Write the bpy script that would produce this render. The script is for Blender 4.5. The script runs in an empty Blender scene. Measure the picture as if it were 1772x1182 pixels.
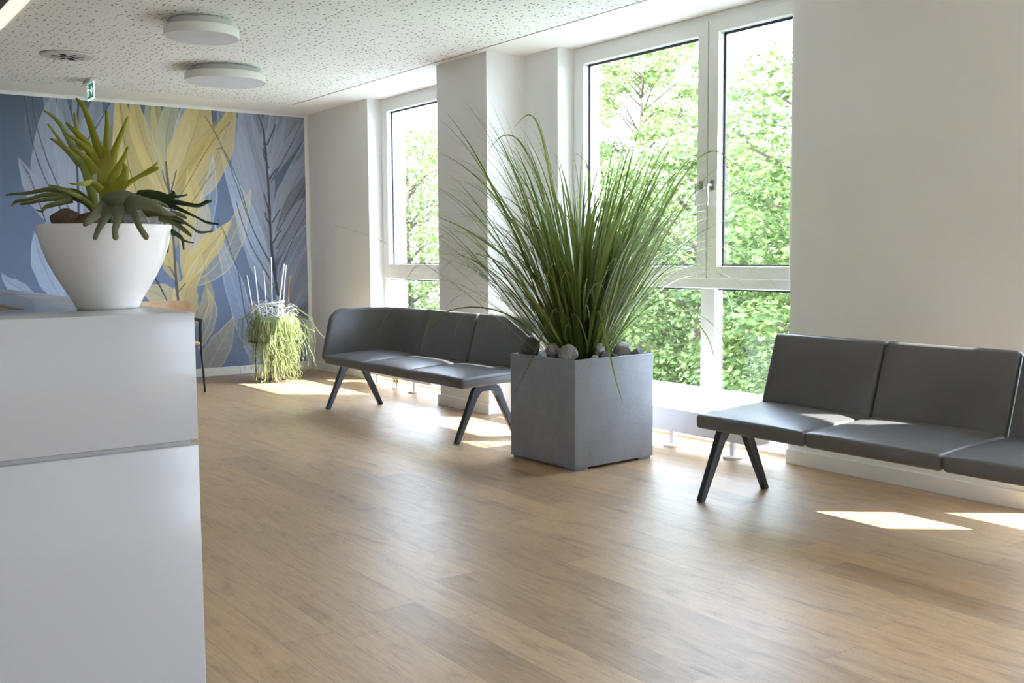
import bpy, bmesh, math, random
import numpy as np
from mathutils import Vector, Matrix, noise

SC = bpy.context.scene
COL = SC.collection
PI = math.pi

MURAL_LEAVES = [([(2.428,0.926),(2.321,1.472),(2.116,2.001),(2.033,2.364),(1.978,2.776)],0.1521,(112,116,130),0.55,'leaf'),([(2.424,0.816),(2.392,1.309),(2.21,1.845),(2.155,2.32),(2.225,2.798)],0.1989,(160,168,186),0.75,'leaf'),([(2.098,1.566),(2.02,1.813),(1.945,2.004),(1.883,2.147)],0.0761,(160,168,186),0.85,'edge'),([(2.409,1.091),(2.311,1.848),(2.234,2.43),(2.103,2.839)],0.1521,(160,168,186),0.55,'leaf'),([(2.42,1.364),(2.388,1.851),(2.308,2.382),(2.277,2.855)],0.1287,(160,168,186),0.6,'leaf'),([(2.435,1.364),(2.442,1.906),(2.438,2.444),(2.393,2.866)],0.117,(160,168,186),0.6,'leaf'),([(2.422,1.798),(2.478,2.178),(2.572,2.561),(2.621,2.887)],0.1053,(160,168,186),0.65,'leaf'),([(2.465,1.853),(2.593,2.184),(2.757,2.574),(2.85,2.909)],0.1287,(160,168,186),0.6,'leaf'),([(2.452,1.527),(2.598,1.912),(2.773,2.302),(2.95,2.699)],0.1404,(112,116,130),0.45,'leaf'),([(2.461,1.745),(2.66,2.133),(2.833,2.47),(2.983,2.866)],0.117,(112,116,130),0.5,'leaf'),([(2.472,1.364),(2.645,1.749),(2.804,2.139),(2.904,2.475)],0.117,(176,192,216),0.35,'lace'),([(2.241,0.767),(2.115,1.014),(2.025,1.256),(1.995,1.469)],0.0994,(176,192,216),0.8,'leaf'),([(1.979,0.873),(1.85,0.94),(1.752,1.011),(1.703,1.091)],0.0585,(176,192,216),0.8,'leaf'),([(2.415,0.596),(2.273,0.93),(2.158,1.202),(2.094,1.47)],0.1053,(176,192,216),0.35,'leaf'),([(2.472,0.704),(2.617,1.032),(2.737,1.364),(2.802,1.642)],0.1053,(176,192,216),0.35,'lace'),([(4.29,1.063),(4.187,1.487),(4.031,1.961),(3.863,2.482),(3.755,2.878)],0.1521,(176,192,216),0.3,'lace'),([(4.319,1.184),(4.209,1.608),(4.036,2.139),(3.931,2.719)],0.1521,(160,168,186),0.8,'leaf'),([(4.289,1.488),(4.218,1.908),(4.106,2.379),(3.999,2.958)],0.1521,(160,168,186),0.85,'leaf'),([(4.268,2.09),(4.232,2.386),(4.182,2.62),(4.154,2.972)],0.0644,(160,168,186),0.6,'leaf'),([(4.287,2.09),(4.276,2.389),(4.31,2.689),(4.346,3.048)],0.0527,(160,168,186),0.6,'leaf'),([(4.293,2.091),(4.359,2.394),(4.413,2.697),(4.487,3.061)],0.0878,(176,192,216),0.5,'lace'),([(4.304,2.031),(4.469,2.4),(4.628,2.712),(4.771,3.088)],0.117,(160,168,186),0.75,'leaf'),([(4.317,2.032),(4.554,2.405),(4.76,2.661),(4.936,2.981)],0.0702,(160,168,186),0.6,'leaf'),([(4.298,1.367),(4.44,1.794),(4.649,2.227),(4.827,2.666)],0.0819,(176,192,216),0.4,'lace'),([(4.353,1.488),(4.507,1.856),(4.68,2.168),(4.889,2.424)],0.1287,(160,168,186),0.8,'leaf'),([(4.366,1.489),(4.571,1.797),(4.778,2.049),(4.988,2.306)],0.0936,(112,116,130),0.6,'leaf'),([(4.332,1.184),(4.497,1.49),(4.703,1.738),(4.914,2.054)],0.117,(160,168,186),0.8,'leaf'),([(4.343,1.123),(4.593,1.367),(4.8,1.585),(4.976,1.807)],0.0702,(112,116,130),0.5,'leaf'),([(4.346,0.755),(4.487,1.121),(4.661,1.429),(4.836,1.679)],0.0936,(176,192,216),0.55,'lace'),([(4.404,0.506),(4.546,0.873),(4.688,1.181),(4.9,1.493)],0.1053,(160,168,186),0.7,'leaf'),([(4.464,0.255),(4.607,0.622),(4.748,0.868),(4.961,1.179)],0.0994,(160,168,186),0.6,'leaf'),([(4.316,0.14),(4.502,0.44),(4.674,0.62),(4.919,0.864)],0.1053,(112,116,130),0.55,'leaf'),([(4.455,-0.057),(4.61,0.246),(4.772,0.49),(4.985,0.735)],0.1053,(160,168,186),0.6,'leaf'),([(4.457,0.006),(4.485,0.316),(4.457,0.504),(4.436,0.715)],0.0527,(160,168,186),0.75,'leaf'),([(4.336,0.878),(4.167,1.246),(4.051,1.605),(3.907,1.957),(3.784,2.291)],0.0994,(176,192,216),0.6,'lace'),([(4.281,0.757),(4.165,1.185),(4.077,1.426),(3.875,1.897)],0.117,(176,192,216),0.6,'leaf'),([(4.13,-0.032),(3.988,0.525),(3.876,0.95),(3.765,1.307),(3.695,1.565)],0.0994,(176,192,216),0.5,'lace'),([(3.255,1.078),(3.127,1.478),(2.947,1.868),(2.854,2.307),(2.796,2.904)],0.1755,(204,186,128),0.9,'leaf'),([(3.248,1.365),(3.062,1.703),(2.911,2.089),(2.837,2.58)],0.1053,(180,165,115),0.5,'leaf'),([(3.245,1.764),(3.11,2.098),(2.995,2.426),(2.904,2.914)],0.0994,(204,186,128),0.85,'leaf'),([(3.239,1.934),(3.181,2.214),(3.093,2.544),(3.085,2.931)],0.0702,(178,178,154),0.7,'leaf'),([(3.232,2.047),(3.174,2.326),(3.151,2.603),(3.14,2.936)],0.0644,(204,186,128),0.6,'leaf'),([(3.234,2.104),(3.233,2.385),(3.299,2.671),(3.349,2.955)],0.0936,(178,178,154),0.85,'leaf'),([(3.264,1.821),(3.32,2.107),(3.389,2.451),(3.493,2.969)],0.0702,(176,192,216),0.55,'lace'),([(3.279,1.765),(3.377,2.11),(3.536,2.518),(3.671,3.042)],0.1755,(204,186,128),0.85,'leaf'),([(3.292,1.794),(3.464,2.114),(3.619,2.351),(3.789,2.65)],0.0878,(160,148,110),0.55,'leaf'),([(3.29,1.594),(3.546,1.945),(3.766,2.302),(3.979,2.898)],0.1404,(204,186,128),0.75,'leaf'),([(3.283,1.879),(3.496,2.201),(3.742,2.474),(3.963,2.78)],0.0702,(190,170,105),0.6,'leaf'),([(3.357,1.019),(3.468,1.365),(3.519,1.655),(3.435,2.112)],0.1404,(204,186,128),0.8,'leaf'),([(3.435,1.249),(3.574,1.54),(3.663,1.891),(3.704,2.24)],0.0819,(176,192,216),0.35,'lace'),([(3.298,1.308),(3.215,1.564),(3.12,1.761),(3.068,1.872)],0.0819,(204,186,128),0.5,'leaf'),([(3.365,0.903),(3.491,1.162),(3.676,1.366),(3.884,1.603)],0.1111,(204,186,128),0.9,'leaf'),([(3.377,0.902),(3.457,1.017),(3.52,1.162),(3.536,1.272)],0.0702,(216,204,156),0.6,'leaf'),([(3.378,0.931),(3.637,1.072),(3.858,1.366),(4.098,1.922)],0.117,(216,204,156),0.28,'lace'),([(3.457,0.49),(3.369,0.67),(3.394,0.902),(3.547,1.074)],0.1287,(204,186,128),0.85,'leaf'),([(3.47,0.519),(3.583,0.721),(3.613,0.896),(3.582,1.044)],0.0644,(204,186,128),0.5,'leaf'),([(3.491,0.282),(3.602,0.543),(3.643,0.718),(3.601,0.897)],0.0585,(216,204,156),0.35,'lace'),([(3.344,0.642),(3.188,0.792),(3.033,0.882),(2.911,0.914)],0.1287,(216,204,156),0.7,'leaf'),([(3.32,0.962),(3.234,1.136),(3.178,1.308),(3.154,1.45)],0.0702,(204,186,128),0.6,'leaf'),([(3.522,-0.046),(3.638,0.184),(3.78,0.415),(3.866,0.603)],0.117,(216,204,156),0.4,'lace')]
MURAL_STEMS = [([(3.311,0.672),(3.286,0.962),(3.275,1.308),(3.262,1.594),(3.253,1.821),(3.236,1.991),(3.225,2.16)],0.0269,(88,88,92)),([(3.253,1.821),(3.285,1.936),(3.324,2.079)],0.0175,(88,88,92)),([(3.243,1.878),(3.202,1.989),(3.188,2.073)],0.014,(95,92,90)),([(3.276,1.02),(3.233,1.107),(3.206,1.136)],0.014,(100,95,90)),([(3.282,0.847),(3.33,0.903),(3.379,0.96)],0.014,(100,95,90)),([(4.361,0.816),(4.333,1.001),(4.308,1.245),(4.292,1.609),(4.288,1.91),(4.276,2.15),(4.263,2.358),(4.249,2.536)],0.0322,(78,80,88)),([(4.282,2.389),(4.33,2.482),(4.385,2.605)],0.0175,(80,82,90)),([(4.251,2.387),(4.249,2.536),(4.179,2.738)],0.0175,(80,82,90)),([(4.298,2.031),(4.344,2.093),(4.385,2.143)],0.0187,(80,82,90)),([(4.295,2.151),(4.247,2.268),(4.237,2.357)],0.0175,(80,82,90)),([(4.317,1.579),(4.358,1.64),(4.412,1.72)],0.0152,(80,82,90)),([(4.303,1.549),(4.254,1.62),(4.243,1.68)],0.0175,(80,82,90)),([(4.324,1.367),(4.378,1.458),(4.419,1.501)],0.014,(80,82,90)),([(4.294,1.669),(4.259,1.789),(4.236,1.879)],0.0175,(80,82,90)),([(2.393,0.817),(2.379,1.255),(2.387,1.581),(2.393,1.851),(2.391,2.173),(2.407,2.442),(2.433,2.71)],0.0263,(72,76,86)),([(2.411,2.174),(2.484,2.313),(2.595,2.481),(2.708,2.679)],0.0129,(75,78,88)),([(2.402,2.335),(2.378,2.493),(2.344,2.65)],0.0129,(75,78,88)),([(4.329,1.062),(4.17,1.366),(4.052,1.635),(3.882,2.132),(3.747,2.445),(3.628,2.639)],0.0105,(80,84,96)),([(4.292,1.154),(4.111,1.486),(3.969,1.959),(3.826,2.293),(3.737,2.312)],0.0088,(70,74,84)),([(4.075,0.278),(3.991,0.646),(3.955,0.888),(3.929,1.068),(3.867,1.247),(3.8,1.454),(3.732,1.601)],0.0117,(82,88,104)),([(4.336,0.878),(4.195,1.125),(4.093,1.306),(4.0,1.545),(3.933,1.781)],0.0129,(80,84,98)),([(2.321,1.472),(2.205,1.738),(2.092,2.0),(2.007,2.311),(1.965,2.697)],0.0094,(60,64,74)),([(2.097,1.55),(2.033,1.787),(1.977,1.969),(1.924,2.071)],0.0094,(60,64,74)),([(2.446,1.364),(2.258,1.793),(2.123,2.16),(2.04,2.521),(2.027,2.78)],0.0117,(78,82,94)),([(3.161,0.85),(3.109,0.966),(3.04,1.081)],0.014,(60,62,68)),([(3.188,0.792),(3.135,0.908),(3.05,1.053)],0.0105,(60,62,68)),([(2.944,1.812),(2.858,2.142),(2.819,2.524),(2.797,2.795)],0.0094,(120,108,84)),([(3.277,1.708),(3.46,1.999),(3.678,2.354),(3.897,2.6)],0.0094,(125,115,85)),([(3.281,1.48),(3.513,1.828),(3.731,2.126)],0.0088,(120,112,86)),([(4.361,1.306),(4.636,1.737),(4.833,2.113)],0.0117,(95,98,112)),([(4.379,1.489),(4.571,1.797),(4.815,2.174)],0.0105,(90,94,106)),([(4.387,1.061),(4.596,1.49),(4.826,1.834)],0.0094,(90,94,106)),([(4.316,2.001),(4.52,2.342),(4.729,2.75)],0.0105,(95,98,112)),([(4.398,0.259),(4.572,0.561),(4.801,0.804)],0.0105,(90,94,108))]
FERN = [('a',[[(-0.0061,-0.0171,0.2063,0.0216),(-0.0011,-0.0154,0.2562,0.0324),(-0.0007,-0.0108,0.3033,0.0419),(-0.0006,-0.0066,0.3438,0.0433),(-0.0015,-0.0034,0.368,0.0352)],[(-0.0046,-0.003,0.3505,0.0304),(-0.0152,0.0037,0.3999,0.0204),(-0.0278,0.012,0.4504,0.0149),(-0.0352,0.0199,0.4746,0.0122),(-0.0453,0.0288,0.4895,0.0068)],[(0.0063,-0.0109,0.3504,0.022),(0.0089,-0.0079,0.3976,0.0146),(0.0119,-0.0065,0.4313,0.0122),(0.0124,-0.0038,0.4609,0.0081)],[(0.0096,-0.0154,0.3302,0.0304),(0.0281,-0.0114,0.3783,0.0175),(0.0463,-0.008,0.4187,0.0122),(0.058,-0.0132,0.4498,0.0054)],[(-0.0123,0.0005,0.3304,0.0304),(-0.0336,0.0094,0.386,0.019),(-0.0522,0.013,0.4091,0.0135),(-0.0693,0.0278,0.4319,0.0068)],[(-0.0227,0.0053,0.3636,0.0203),(-0.0469,0.0067,0.3863,0.0131),(-0.0731,0.0155,0.4067,0.0054)],[(-0.0152,0.0012,0.3169,0.027),(-0.0355,0.0072,0.3511,0.0161),(-0.0584,0.0139,0.3757,0.0054)],[(0.0048,-0.0169,0.2831,0.027),(0.023,-0.038,0.3265,0.0175),(0.035,-0.0502,0.3527,0.0108),(0.0424,-0.0594,0.3749,0.0054)],[(0.0005,-0.0291,0.2556,0.0372),(0.0179,-0.051,0.2856,0.0292),(0.027,-0.0681,0.3034,0.023),(0.0314,-0.0691,0.3246,0.0162),(0.0287,-0.0661,0.3353,0.0081)],[(0.0111,-0.0354,0.2689,0.027),(0.0367,-0.0641,0.2907,0.0131),(0.0592,-0.0788,0.3066,0.0095),(0.0794,-0.0923,0.3185,0.0122),(0.0961,-0.1036,0.3263,0.0068)],[(0.0705,-0.0862,0.3145,0.0101),(0.0842,-0.0949,0.3264,0.0073),(0.0968,-0.1027,0.3397,0.0041)],[(-0.013,-0.0296,0.2751,0.0237),(-0.0308,-0.0272,0.2932,0.0161),(-0.0512,-0.0376,0.2892,0.0108),(-0.0708,-0.0359,0.2873,0.0054),(-0.0813,-0.028,0.29,0.0027)]]),('b',[[(-0.0089,0.0343,0.2038,0.0162),(-0.0117,0.0554,0.2661,0.023),(-0.0173,0.0777,0.322,0.0257),(-0.0268,0.0878,0.3525,0.0243)],[(-0.0251,0.0856,0.3428,0.0237),(-0.0447,0.1052,0.3941,0.0161),(-0.0603,0.1209,0.4357,0.0122),(-0.0748,0.1338,0.4579,0.0095),(-0.0908,0.1469,0.4719,0.0054)],[(-0.0288,0.0897,0.3567,0.0203),(-0.0533,0.11,0.3804,0.0117),(-0.0685,0.124,0.4081,0.0081),(-0.0858,0.14,0.4401,0.0054)],[(-0.0273,0.0872,0.3429,0.022),(-0.0527,0.0965,0.3738,0.0146),(-0.0674,0.1089,0.3904,0.0108),(-0.0845,0.1228,0.4043,0.0054)],[(-0.0229,0.1001,0.3784,0.0152),(-0.0273,0.1077,0.4201,0.0117),(-0.0303,0.1149,0.4673,0.0068)]]),('c',[[(-0.0145,-0.0104,0.2118,0.0108),(-0.0313,0.0308,0.2508,0.0216),(-0.05,0.0586,0.2679,0.0297),(-0.0698,0.0733,0.2708,0.027)],[(-0.0608,0.067,0.2735,0.0203),(-0.099,0.0957,0.282,0.0117),(-0.1382,0.1234,0.2741,0.0081),(-0.1694,0.1458,0.2716,0.0054),(-0.1828,0.1553,0.269,0.0027)],[(-0.0612,0.0665,0.2653,0.0169),(-0.1075,0.0881,0.2691,0.0102),(-0.1412,0.1115,0.2585,0.0081),(-0.1634,0.1273,0.2546,0.0081),(-0.1751,0.1346,0.2438,0.0041)],[(-0.0693,0.0596,0.262,0.0169),(-0.1126,0.0657,0.2571,0.0102),(-0.1424,0.0743,0.25,0.0081),(-0.1611,0.0875,0.2462,0.0068),(-0.1654,0.0907,0.2475,0.0027)],[(-0.0584,0.0514,0.2592,0.0203),(-0.0912,0.0492,0.2475,0.0131),(-0.1158,0.0538,0.2391,0.0095),(-0.1273,0.0485,0.228,0.0054),(-0.1379,0.0567,0.2321,0.0027)]]),('d',[[(-0.015,-0.011,0.2024,0.0095),(-0.0313,-0.0202,0.2379,0.0108),(-0.0543,-0.0137,0.2588,0.0122),(-0.0859,-0.0012,0.277,0.0095),(-0.1166,0.0098,0.2871,0.0041)],[(-0.0543,-0.0137,0.2588,0.0118),(-0.0802,-0.0187,0.2684,0.0073),(-0.1054,-0.0117,0.2784,0.0027)]]),('e',[[(-0.0114,-0.0763,0.1965,0.0081),(-0.0271,-0.1232,0.2311,0.0352),(-0.0193,-0.1524,0.2441,0.0433),(-0.0025,-0.1642,0.2478,0.0379)],[(-0.0294,-0.1332,0.2383,0.0304),(-0.06,-0.1633,0.2136,0.019),(-0.0802,-0.175,0.1979,0.0149),(-0.0868,-0.171,0.1905,0.0081)],[(-0.0289,-0.1591,0.2321,0.027),(-0.0489,-0.1848,0.2031,0.0161),(-0.063,-0.1894,0.1802,0.0122),(-0.0701,-0.1862,0.1615,0.0095)],[(-0.0171,-0.1799,0.234,0.0304),(-0.0282,-0.2123,0.2025,0.0175),(-0.0363,-0.2213,0.1797,0.0135),(-0.0362,-0.2231,0.1623,0.0135)],[(-0.0015,-0.178,0.2421,0.0406),(0.0047,-0.2228,0.2127,0.0204),(0.0094,-0.2415,0.1859,0.0149),(0.0204,-0.2518,0.1633,0.0149)],[(-0.0067,-0.1612,0.2478,0.0507),(0.0211,-0.1819,0.2424,0.035),(0.0487,-0.2028,0.2345,0.027),(0.0749,-0.2111,0.2194,0.0162),(0.0966,-0.215,0.2146,0.0054)],[(0.0365,-0.1934,0.2398,0.0237),(0.0636,-0.188,0.2432,0.0117),(0.084,-0.2039,0.2327,0.0068)]]),('f',[[(0.0249,-0.0008,0.2209,0.0108),(0.06,0.0017,0.2518,0.0189),(0.0888,-0.0177,0.2666,0.027),(0.1164,-0.0382,0.2623,0.0297),(0.1352,-0.0523,0.258,0.0189)],[(0.1112,-0.0338,0.2678,0.0135),(0.0981,-0.0236,0.2748,0.0117),(0.0781,-0.0089,0.2764,0.0081)],[(0.1307,-0.0491,0.258,0.0203),(0.1448,-0.058,0.2703,0.0117),(0.1419,-0.055,0.2786,0.0041)],[(0.1309,-0.0488,0.2622,0.0135),(0.1534,-0.0649,0.2647,0.0058),(0.1715,-0.0776,0.2687,0.0041)],[(0.1273,-0.0467,0.2567,0.0169),(0.1603,-0.0716,0.2482,0.0117),(0.1867,-0.1039,0.2419,0.0095),(0.2003,-0.1254,0.2495,0.0095),(0.2093,-0.1317,0.2521,0.0054)],[(0.1214,-0.043,0.2512,0.0169),(0.1507,-0.0785,0.234,0.0102),(0.1795,-0.114,0.2141,0.0054),(0.1988,-0.1293,0.2017,0.0068),(0.2171,-0.1555,0.1971,0.0041)]]),('g',[[(0.0263,-0.066,0.2013,0.0108),(0.0599,-0.0883,0.2211,0.0216),(0.0842,-0.1179,0.2257,0.0243),(0.1021,-0.1443,0.2172,0.0162)],[(0.0948,-0.1259,0.223,0.0152),(0.1198,-0.1707,0.206,0.0088),(0.1369,-0.1973,0.1897,0.0054),(0.1522,-0.2098,0.1764,0.0068),(0.1768,-0.2274,0.1789,0.0027)],[(0.0888,-0.1227,0.2124,0.0203),(0.1098,-0.1517,0.1999,0.0117),(0.127,-0.1784,0.1822,0.0122),(0.1401,-0.1895,0.1676,0.0054)],[(0.0999,-0.1302,0.2176,0.0135),(0.1217,-0.1458,0.2201,0.0117),(0.1395,-0.1597,0.2106,0.0068)]]),('h',[[(0.0595,-0.0408,0.1984,0.0081),(0.1016,-0.0214,0.2022,0.0162),(0.1266,-0.0283,0.1913,0.0176)],[(0.1224,-0.0246,0.1969,0.0186),(0.144,-0.0421,0.18,0.0146),(0.1612,-0.0561,0.166,0.0081),(0.1641,-0.0612,0.1383,0.0041)],[(0.1166,-0.0314,0.2104,0.0169),(0.1444,-0.0522,0.2046,0.0117),(0.1655,-0.0803,0.2013,0.0054)],[(0.1276,-0.0292,0.1899,0.0169),(0.1345,-0.0254,0.1553,0.0117),(0.1355,-0.0285,0.133,0.0054)],[(0.0987,-0.0314,0.2046,0.0152),(0.129,-0.0552,0.1879,0.0102),(0.1555,-0.0898,0.16,0.0054),(0.1707,-0.1139,0.1542,0.0027)]])]


# ------------------------------------------------------------------ helpers
def newobj(name, me, parent=None, mat=None, smooth=False):
    if mat is not None:
        me.materials.append(mat)
    if smooth:
        me.polygons.foreach_set('use_smooth', [True] * len(me.polygons))
    o = bpy.data.objects.new(name, me)
    COL.objects.link(o)
    if parent is not None:
        o.parent = parent
    return o

def empty(name, loc=(0, 0, 0), rz=0.0, parent=None):
    o = bpy.data.objects.new(name, None)
    o.empty_display_size = 0.1
    COL.objects.link(o)
    o.location = loc
    o.rotation_euler = (0, 0, rz)
    if parent is not None:
        o.parent = parent
    return o

def tag(o, label=None, cat=None, group=None, kind=None):
    if label: o['label'] = label
    if cat: o['category'] = cat
    if group: o['group'] = group
    if kind: o['kind'] = kind
    return o

class MB:
    """collects geometry for one mesh"""
    def __init__(s):
        s.v = []; s.f = []
    def add(s, vs, fs):
        b = len(s.v)
        s.v += [tuple(p) for p in vs]
        s.f += [tuple(b + i for i in f) for f in fs]
        return s
    def box(s, x0, x1, y0, y1, z0, z1, r=0.0):
        if r <= 0:
            vs = [(x0,y0,z0),(x1,y0,z0),(x1,y1,z0),(x0,y1,z0),(x0,y0,z1),(x1,y0,z1),(x1,y1,z1),(x0,y1,z1)]
            fs = [(0,3,2,1),(4,5,6,7),(0,1,5,4),(1,2,6,5),(2,3,7,6),(3,0,4,7)]
            return s.add(vs, fs)
        bm = bmesh.new()
        bmesh.ops.create_cube(bm, size=1)
        for v in bm.verts:
            v.co = Vector(((x0+x1)/2 + v.co.x*(x1-x0), (y0+y1)/2 + v.co.y*(y1-y0), (z0+z1)/2 + v.co.z*(z1-z0)))
        bmesh.ops.bevel(bm, geom=list(bm.edges), offset=r, segments=3, affect='EDGES', profile=0.5)
        return s.frombm(bm)
    def frombm(s, bm):
        bm.verts.index_update()
        s.add([v.co[:] for v in bm.verts], [[v.index for v in f.verts] for f in bm.faces])
        bm.free()
        return s
    def loft(s, rings, closed=True, cap=True):
        n = len(rings[0])
        vs = [p for r in rings for p in r]
        fs = []
        for i in range(len(rings) - 1):
            for j in range(n if closed else n - 1):
                k = (j + 1) % n
                fs.append((i*n + j, i*n + k, (i+1)*n + k, (i+1)*n + j))
        if cap:
            fs.append(tuple(range(n - 1, -1, -1)))
            m = (len(rings) - 1) * n
            fs.append(tuple(m + j for j in range(n)))
        return s.add(vs, fs)
    def tube(s, pts, rad, n=8, flat=1.0, up=None, cap=True):
        P = [Vector(p[:3]) for p in pts]
        R = rad if isinstance(rad, (list, tuple)) else [rad] * len(P)
        rings = []
        prev = None
        for i, p in enumerate(P):
            t = (P[min(i+1, len(P)-1)] - P[max(i-1, 0)])
            if t.length < 1e-9: t = Vector((0, 0, 1))
            t.normalize()
            if up is not None:
                a = t.cross(Vector(up))
            elif prev is None:
                a = t.cross(Vector((0, 0, 1)) if abs(t.z) < .9 else Vector((1, 0, 0)))
            else:
                a = prev - t * prev.dot(t)
            if a.length < 1e-6: a = t.orthogonal()
            a.normalize(); prev = a
            b = t.cross(a)
            rings.append([tuple(p + a * (R[i] * math.cos(2*PI*k/n)) + b * (R[i] * flat * math.sin(2*PI*k/n))) for k in range(n)])
        return s.loft(rings, cap=cap)
    def lathe(s, prof, n=40, c=(0, 0, 0)):
        rings = [[(c[0] + r*math.cos(2*PI*k/n), c[1] + r*math.sin(2*PI*k/n), c[2] + z) for k in range(n)] for r, z in prof]
        return s.loft(rings, cap=True)
    def bar(s, p0, p1, a0, b0, a1, b1, side):
        """tapered rectangular bar from p0 to p1; a = half width in the plane, b = half depth along side"""
        p0 = Vector(p0); p1 = Vector(p1); t = (p1 - p0).normalized(); sd = Vector(side)
        w = t.cross(sd).normalized()
        r = []
        for p, a, b in ((p0, a0, b0), (p1, a1, b1)):
            ring = []
            for (i, j) in rrect(a, b, min(a, b)*0.45, 3):
                ring.append(tuple(p + w*i + sd*j))
            r.append(ring)
        return s.loft(r)
    def build(s, name, mat, parent=None, smooth=False):
        me = bpy.data.meshes.new(name)
        me.from_pydata(s.v, [], s.f)
        me.validate()
        bm = bmesh.new(); bm.from_mesh(me)
        bmesh.ops.recalc_face_normals(bm, faces=bm.faces)
        bm.to_mesh(me); bm.free()
        o = newobj(name, me, parent, mat, smooth)
        return o

def rrect(a, b, r, n=4):
    r = min(r, a, b)
    out = []
    for cx, cy, a0 in ((a-r, b-r, 0), (-(a-r), b-r, PI/2), (-(a-r), -(b-r), PI), (a-r, -(b-r), 3*PI/2)):
        for k in range(n + 1):
            t = a0 + k * PI / 2 / n
            out.append((cx + r*math.cos(t), cy + r*math.sin(t)))
    return out

def autosmooth(o, ang=35):
    me = o.data
    me.polygons.foreach_set('use_smooth', [True] * len(me.polygons))
    bm = bmesh.new(); bm.from_mesh(me)
    for e in bm.edges:
        if len(e.link_faces) == 2 and e.calc_face_angle(0) > math.radians(ang):
            e.smooth = False
    bm.to_mesh(me); bm.free()
    return o

def catmull(pts, n=4):
    """pts: tuples of any length, interpolated"""
    out = []
    P = [np.array(p, float) for p in pts]
    for i in range(len(P) - 1):
        p0 = P[max(i-1, 0)]; p1 = P[i]; p2 = P[i+1]; p3 = P[min(i+2, len(P)-1)]
        for k in range(n):
            t = k / n
            out.append(.5*((2*p1) + (-p0+p2)*t + (2*p0-5*p1+4*p2-p3)*t*t + (-p0+3*p1-3*p2+p3)*t**3))
    out.append(P[-1])
    return out

# ------------------------------------------------------------------ materials
def srgb(r, g, b):
    f = lambda c: (c/255/12.92) if c/255 <= .04045 else ((c/255+.055)/1.055)**2.4
    return (f(r), f(g), f(b), 1)

class NT:
    def __init__(s, name):
        s.m = bpy.data.materials.new(name); s.m.use_nodes = True
        s.t = s.m.node_tree; s.t.nodes.clear()
        s.out = s.n('ShaderNodeOutputMaterial')
    def n(s, typ, **kw):
        nd = s.t.nodes.new(typ)
        for k, v in kw.items():
            if k.startswith('i_'):
                nd.inputs[k[2:].replace('_', ' ')].default_value = v
            else:
                setattr(nd, k, v)
        return nd
    def l(s, a, b): s.t.links.new(a, b)
    def math(s, op, a, b=None, c=None):
        nd = s.n('ShaderNodeMath', operation=op)
        for i, v in enumerate((a, b, c)):
            if v is None: continue
            if isinstance(v, (int, float)): nd.inputs[i].default_value = v
            else: s.l(v, nd.inputs[i])
        return nd.outputs[0]
    def ramp(s, fac, stops, interp='LINEAR'):
        nd = s.n('ShaderNodeValToRGB'); nd.color_ramp.interpolation = interp
        e = nd.color_ramp.elements
        while len(e) < len(stops): e.new(0.5)
        for i, (p, c) in enumerate(stops):
            e[i].position = p; e[i].color = c if len(c) == 4 else (*c, 1)
        s.l(fac, nd.inputs[0]); return nd.outputs[0]
    def mix(s, fac, a, b, blend='MIX'):
        nd = s.n('ShaderNodeMix', data_type='RGBA', blend_type=blend)
        for sock, v in ((nd.inputs[0], fac), (nd.inputs[6], a), (nd.inputs[7], b)):
            if isinstance(v, (int, float)): sock.default_value = v
            elif isinstance(v, tuple): sock.default_value = v
            else: s.l(v, sock)
        return nd.outputs[2]
    def pos(s, scale=(1, 1, 1)):
        tc = s.n('ShaderNodeTexCoord'); mp = s.n('ShaderNodeMapping'); mp.inputs['Scale'].default_value = scale
        s.l(tc.outputs['Object'], mp.inputs['Vector']); return mp.outputs[0]
    def noise(s, vec, scale=5, detail=3, rough=.5, dist=0):
        nd = s.n('ShaderNodeTexNoise'); nd.inputs['Scale'].default_value = scale; nd.inputs['Detail'].default_value = detail
        nd.inputs['Roughness'].default_value = rough; nd.inputs['Distortion'].default_value = dist
        s.l(vec, nd.inputs['Vector']); return nd.outputs['Fac']
    def bsdf(s, color=None, rough=.5, metal=0, spec=.5, bump=None, bstr=.1, bdist=.01, **kw):
        b = s.n('ShaderNodeBsdfPrincipled')
        if isinstance(color, tuple): b.inputs['Base Color'].default_value = color
        elif color is not None: s.l(color, b.inputs['Base Color'])
        if isinstance(rough, (int, float)): b.inputs['Roughness'].default_value = rough
        else: s.l(rough, b.inputs['Roughness'])
        b.inputs['Metallic'].default_value = metal
        b.inputs['Specular IOR Level'].default_value = spec
        for k, v in kw.items(): b.inputs[k.replace('_', ' ')].default_value = v
        if bump is not None:
            bp = s.n('ShaderNodeBump'); bp.inputs['Strength'].default_value = bstr; bp.inputs['Distance'].default_value = bdist
            s.l(bump, bp.inputs['Height']); s.l(bp.outputs[0], b.inputs['Normal'])
        s.l(b.outputs[0], s.out.inputs[0])
        return b

def simple(name, rgb, rough=.5, metal=0, spec=.5, var=.04, nscale=8, bump=0.0, bscale=300, **kw):
    m = NT(name); c = srgb(*rgb); v = m.pos()
    n = m.noise(v, nscale, 3)
    dk = tuple(x*(1-var) for x in c[:3]) + (1,); lt = tuple(min(1, x*(1+var)) for x in c[:3]) + (1,)
    col = m.ramp(n, [(.3, dk), (.7, lt)])
    b = m.noise(v, bscale, 2) if bump else None
    m.bsdf(col, rough, metal, spec, bump=b, bstr=bump, bdist=.002, **kw)
    return m.m

def emission(name, rgb, strength):
    m = NT(name); e = m.n('ShaderNodeEmission'); e.inputs[0].default_value = srgb(*rgb); e.inputs[1].default_value = strength
    m.l(e.outputs[0], m.out.inputs[0]); return m.m

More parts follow.
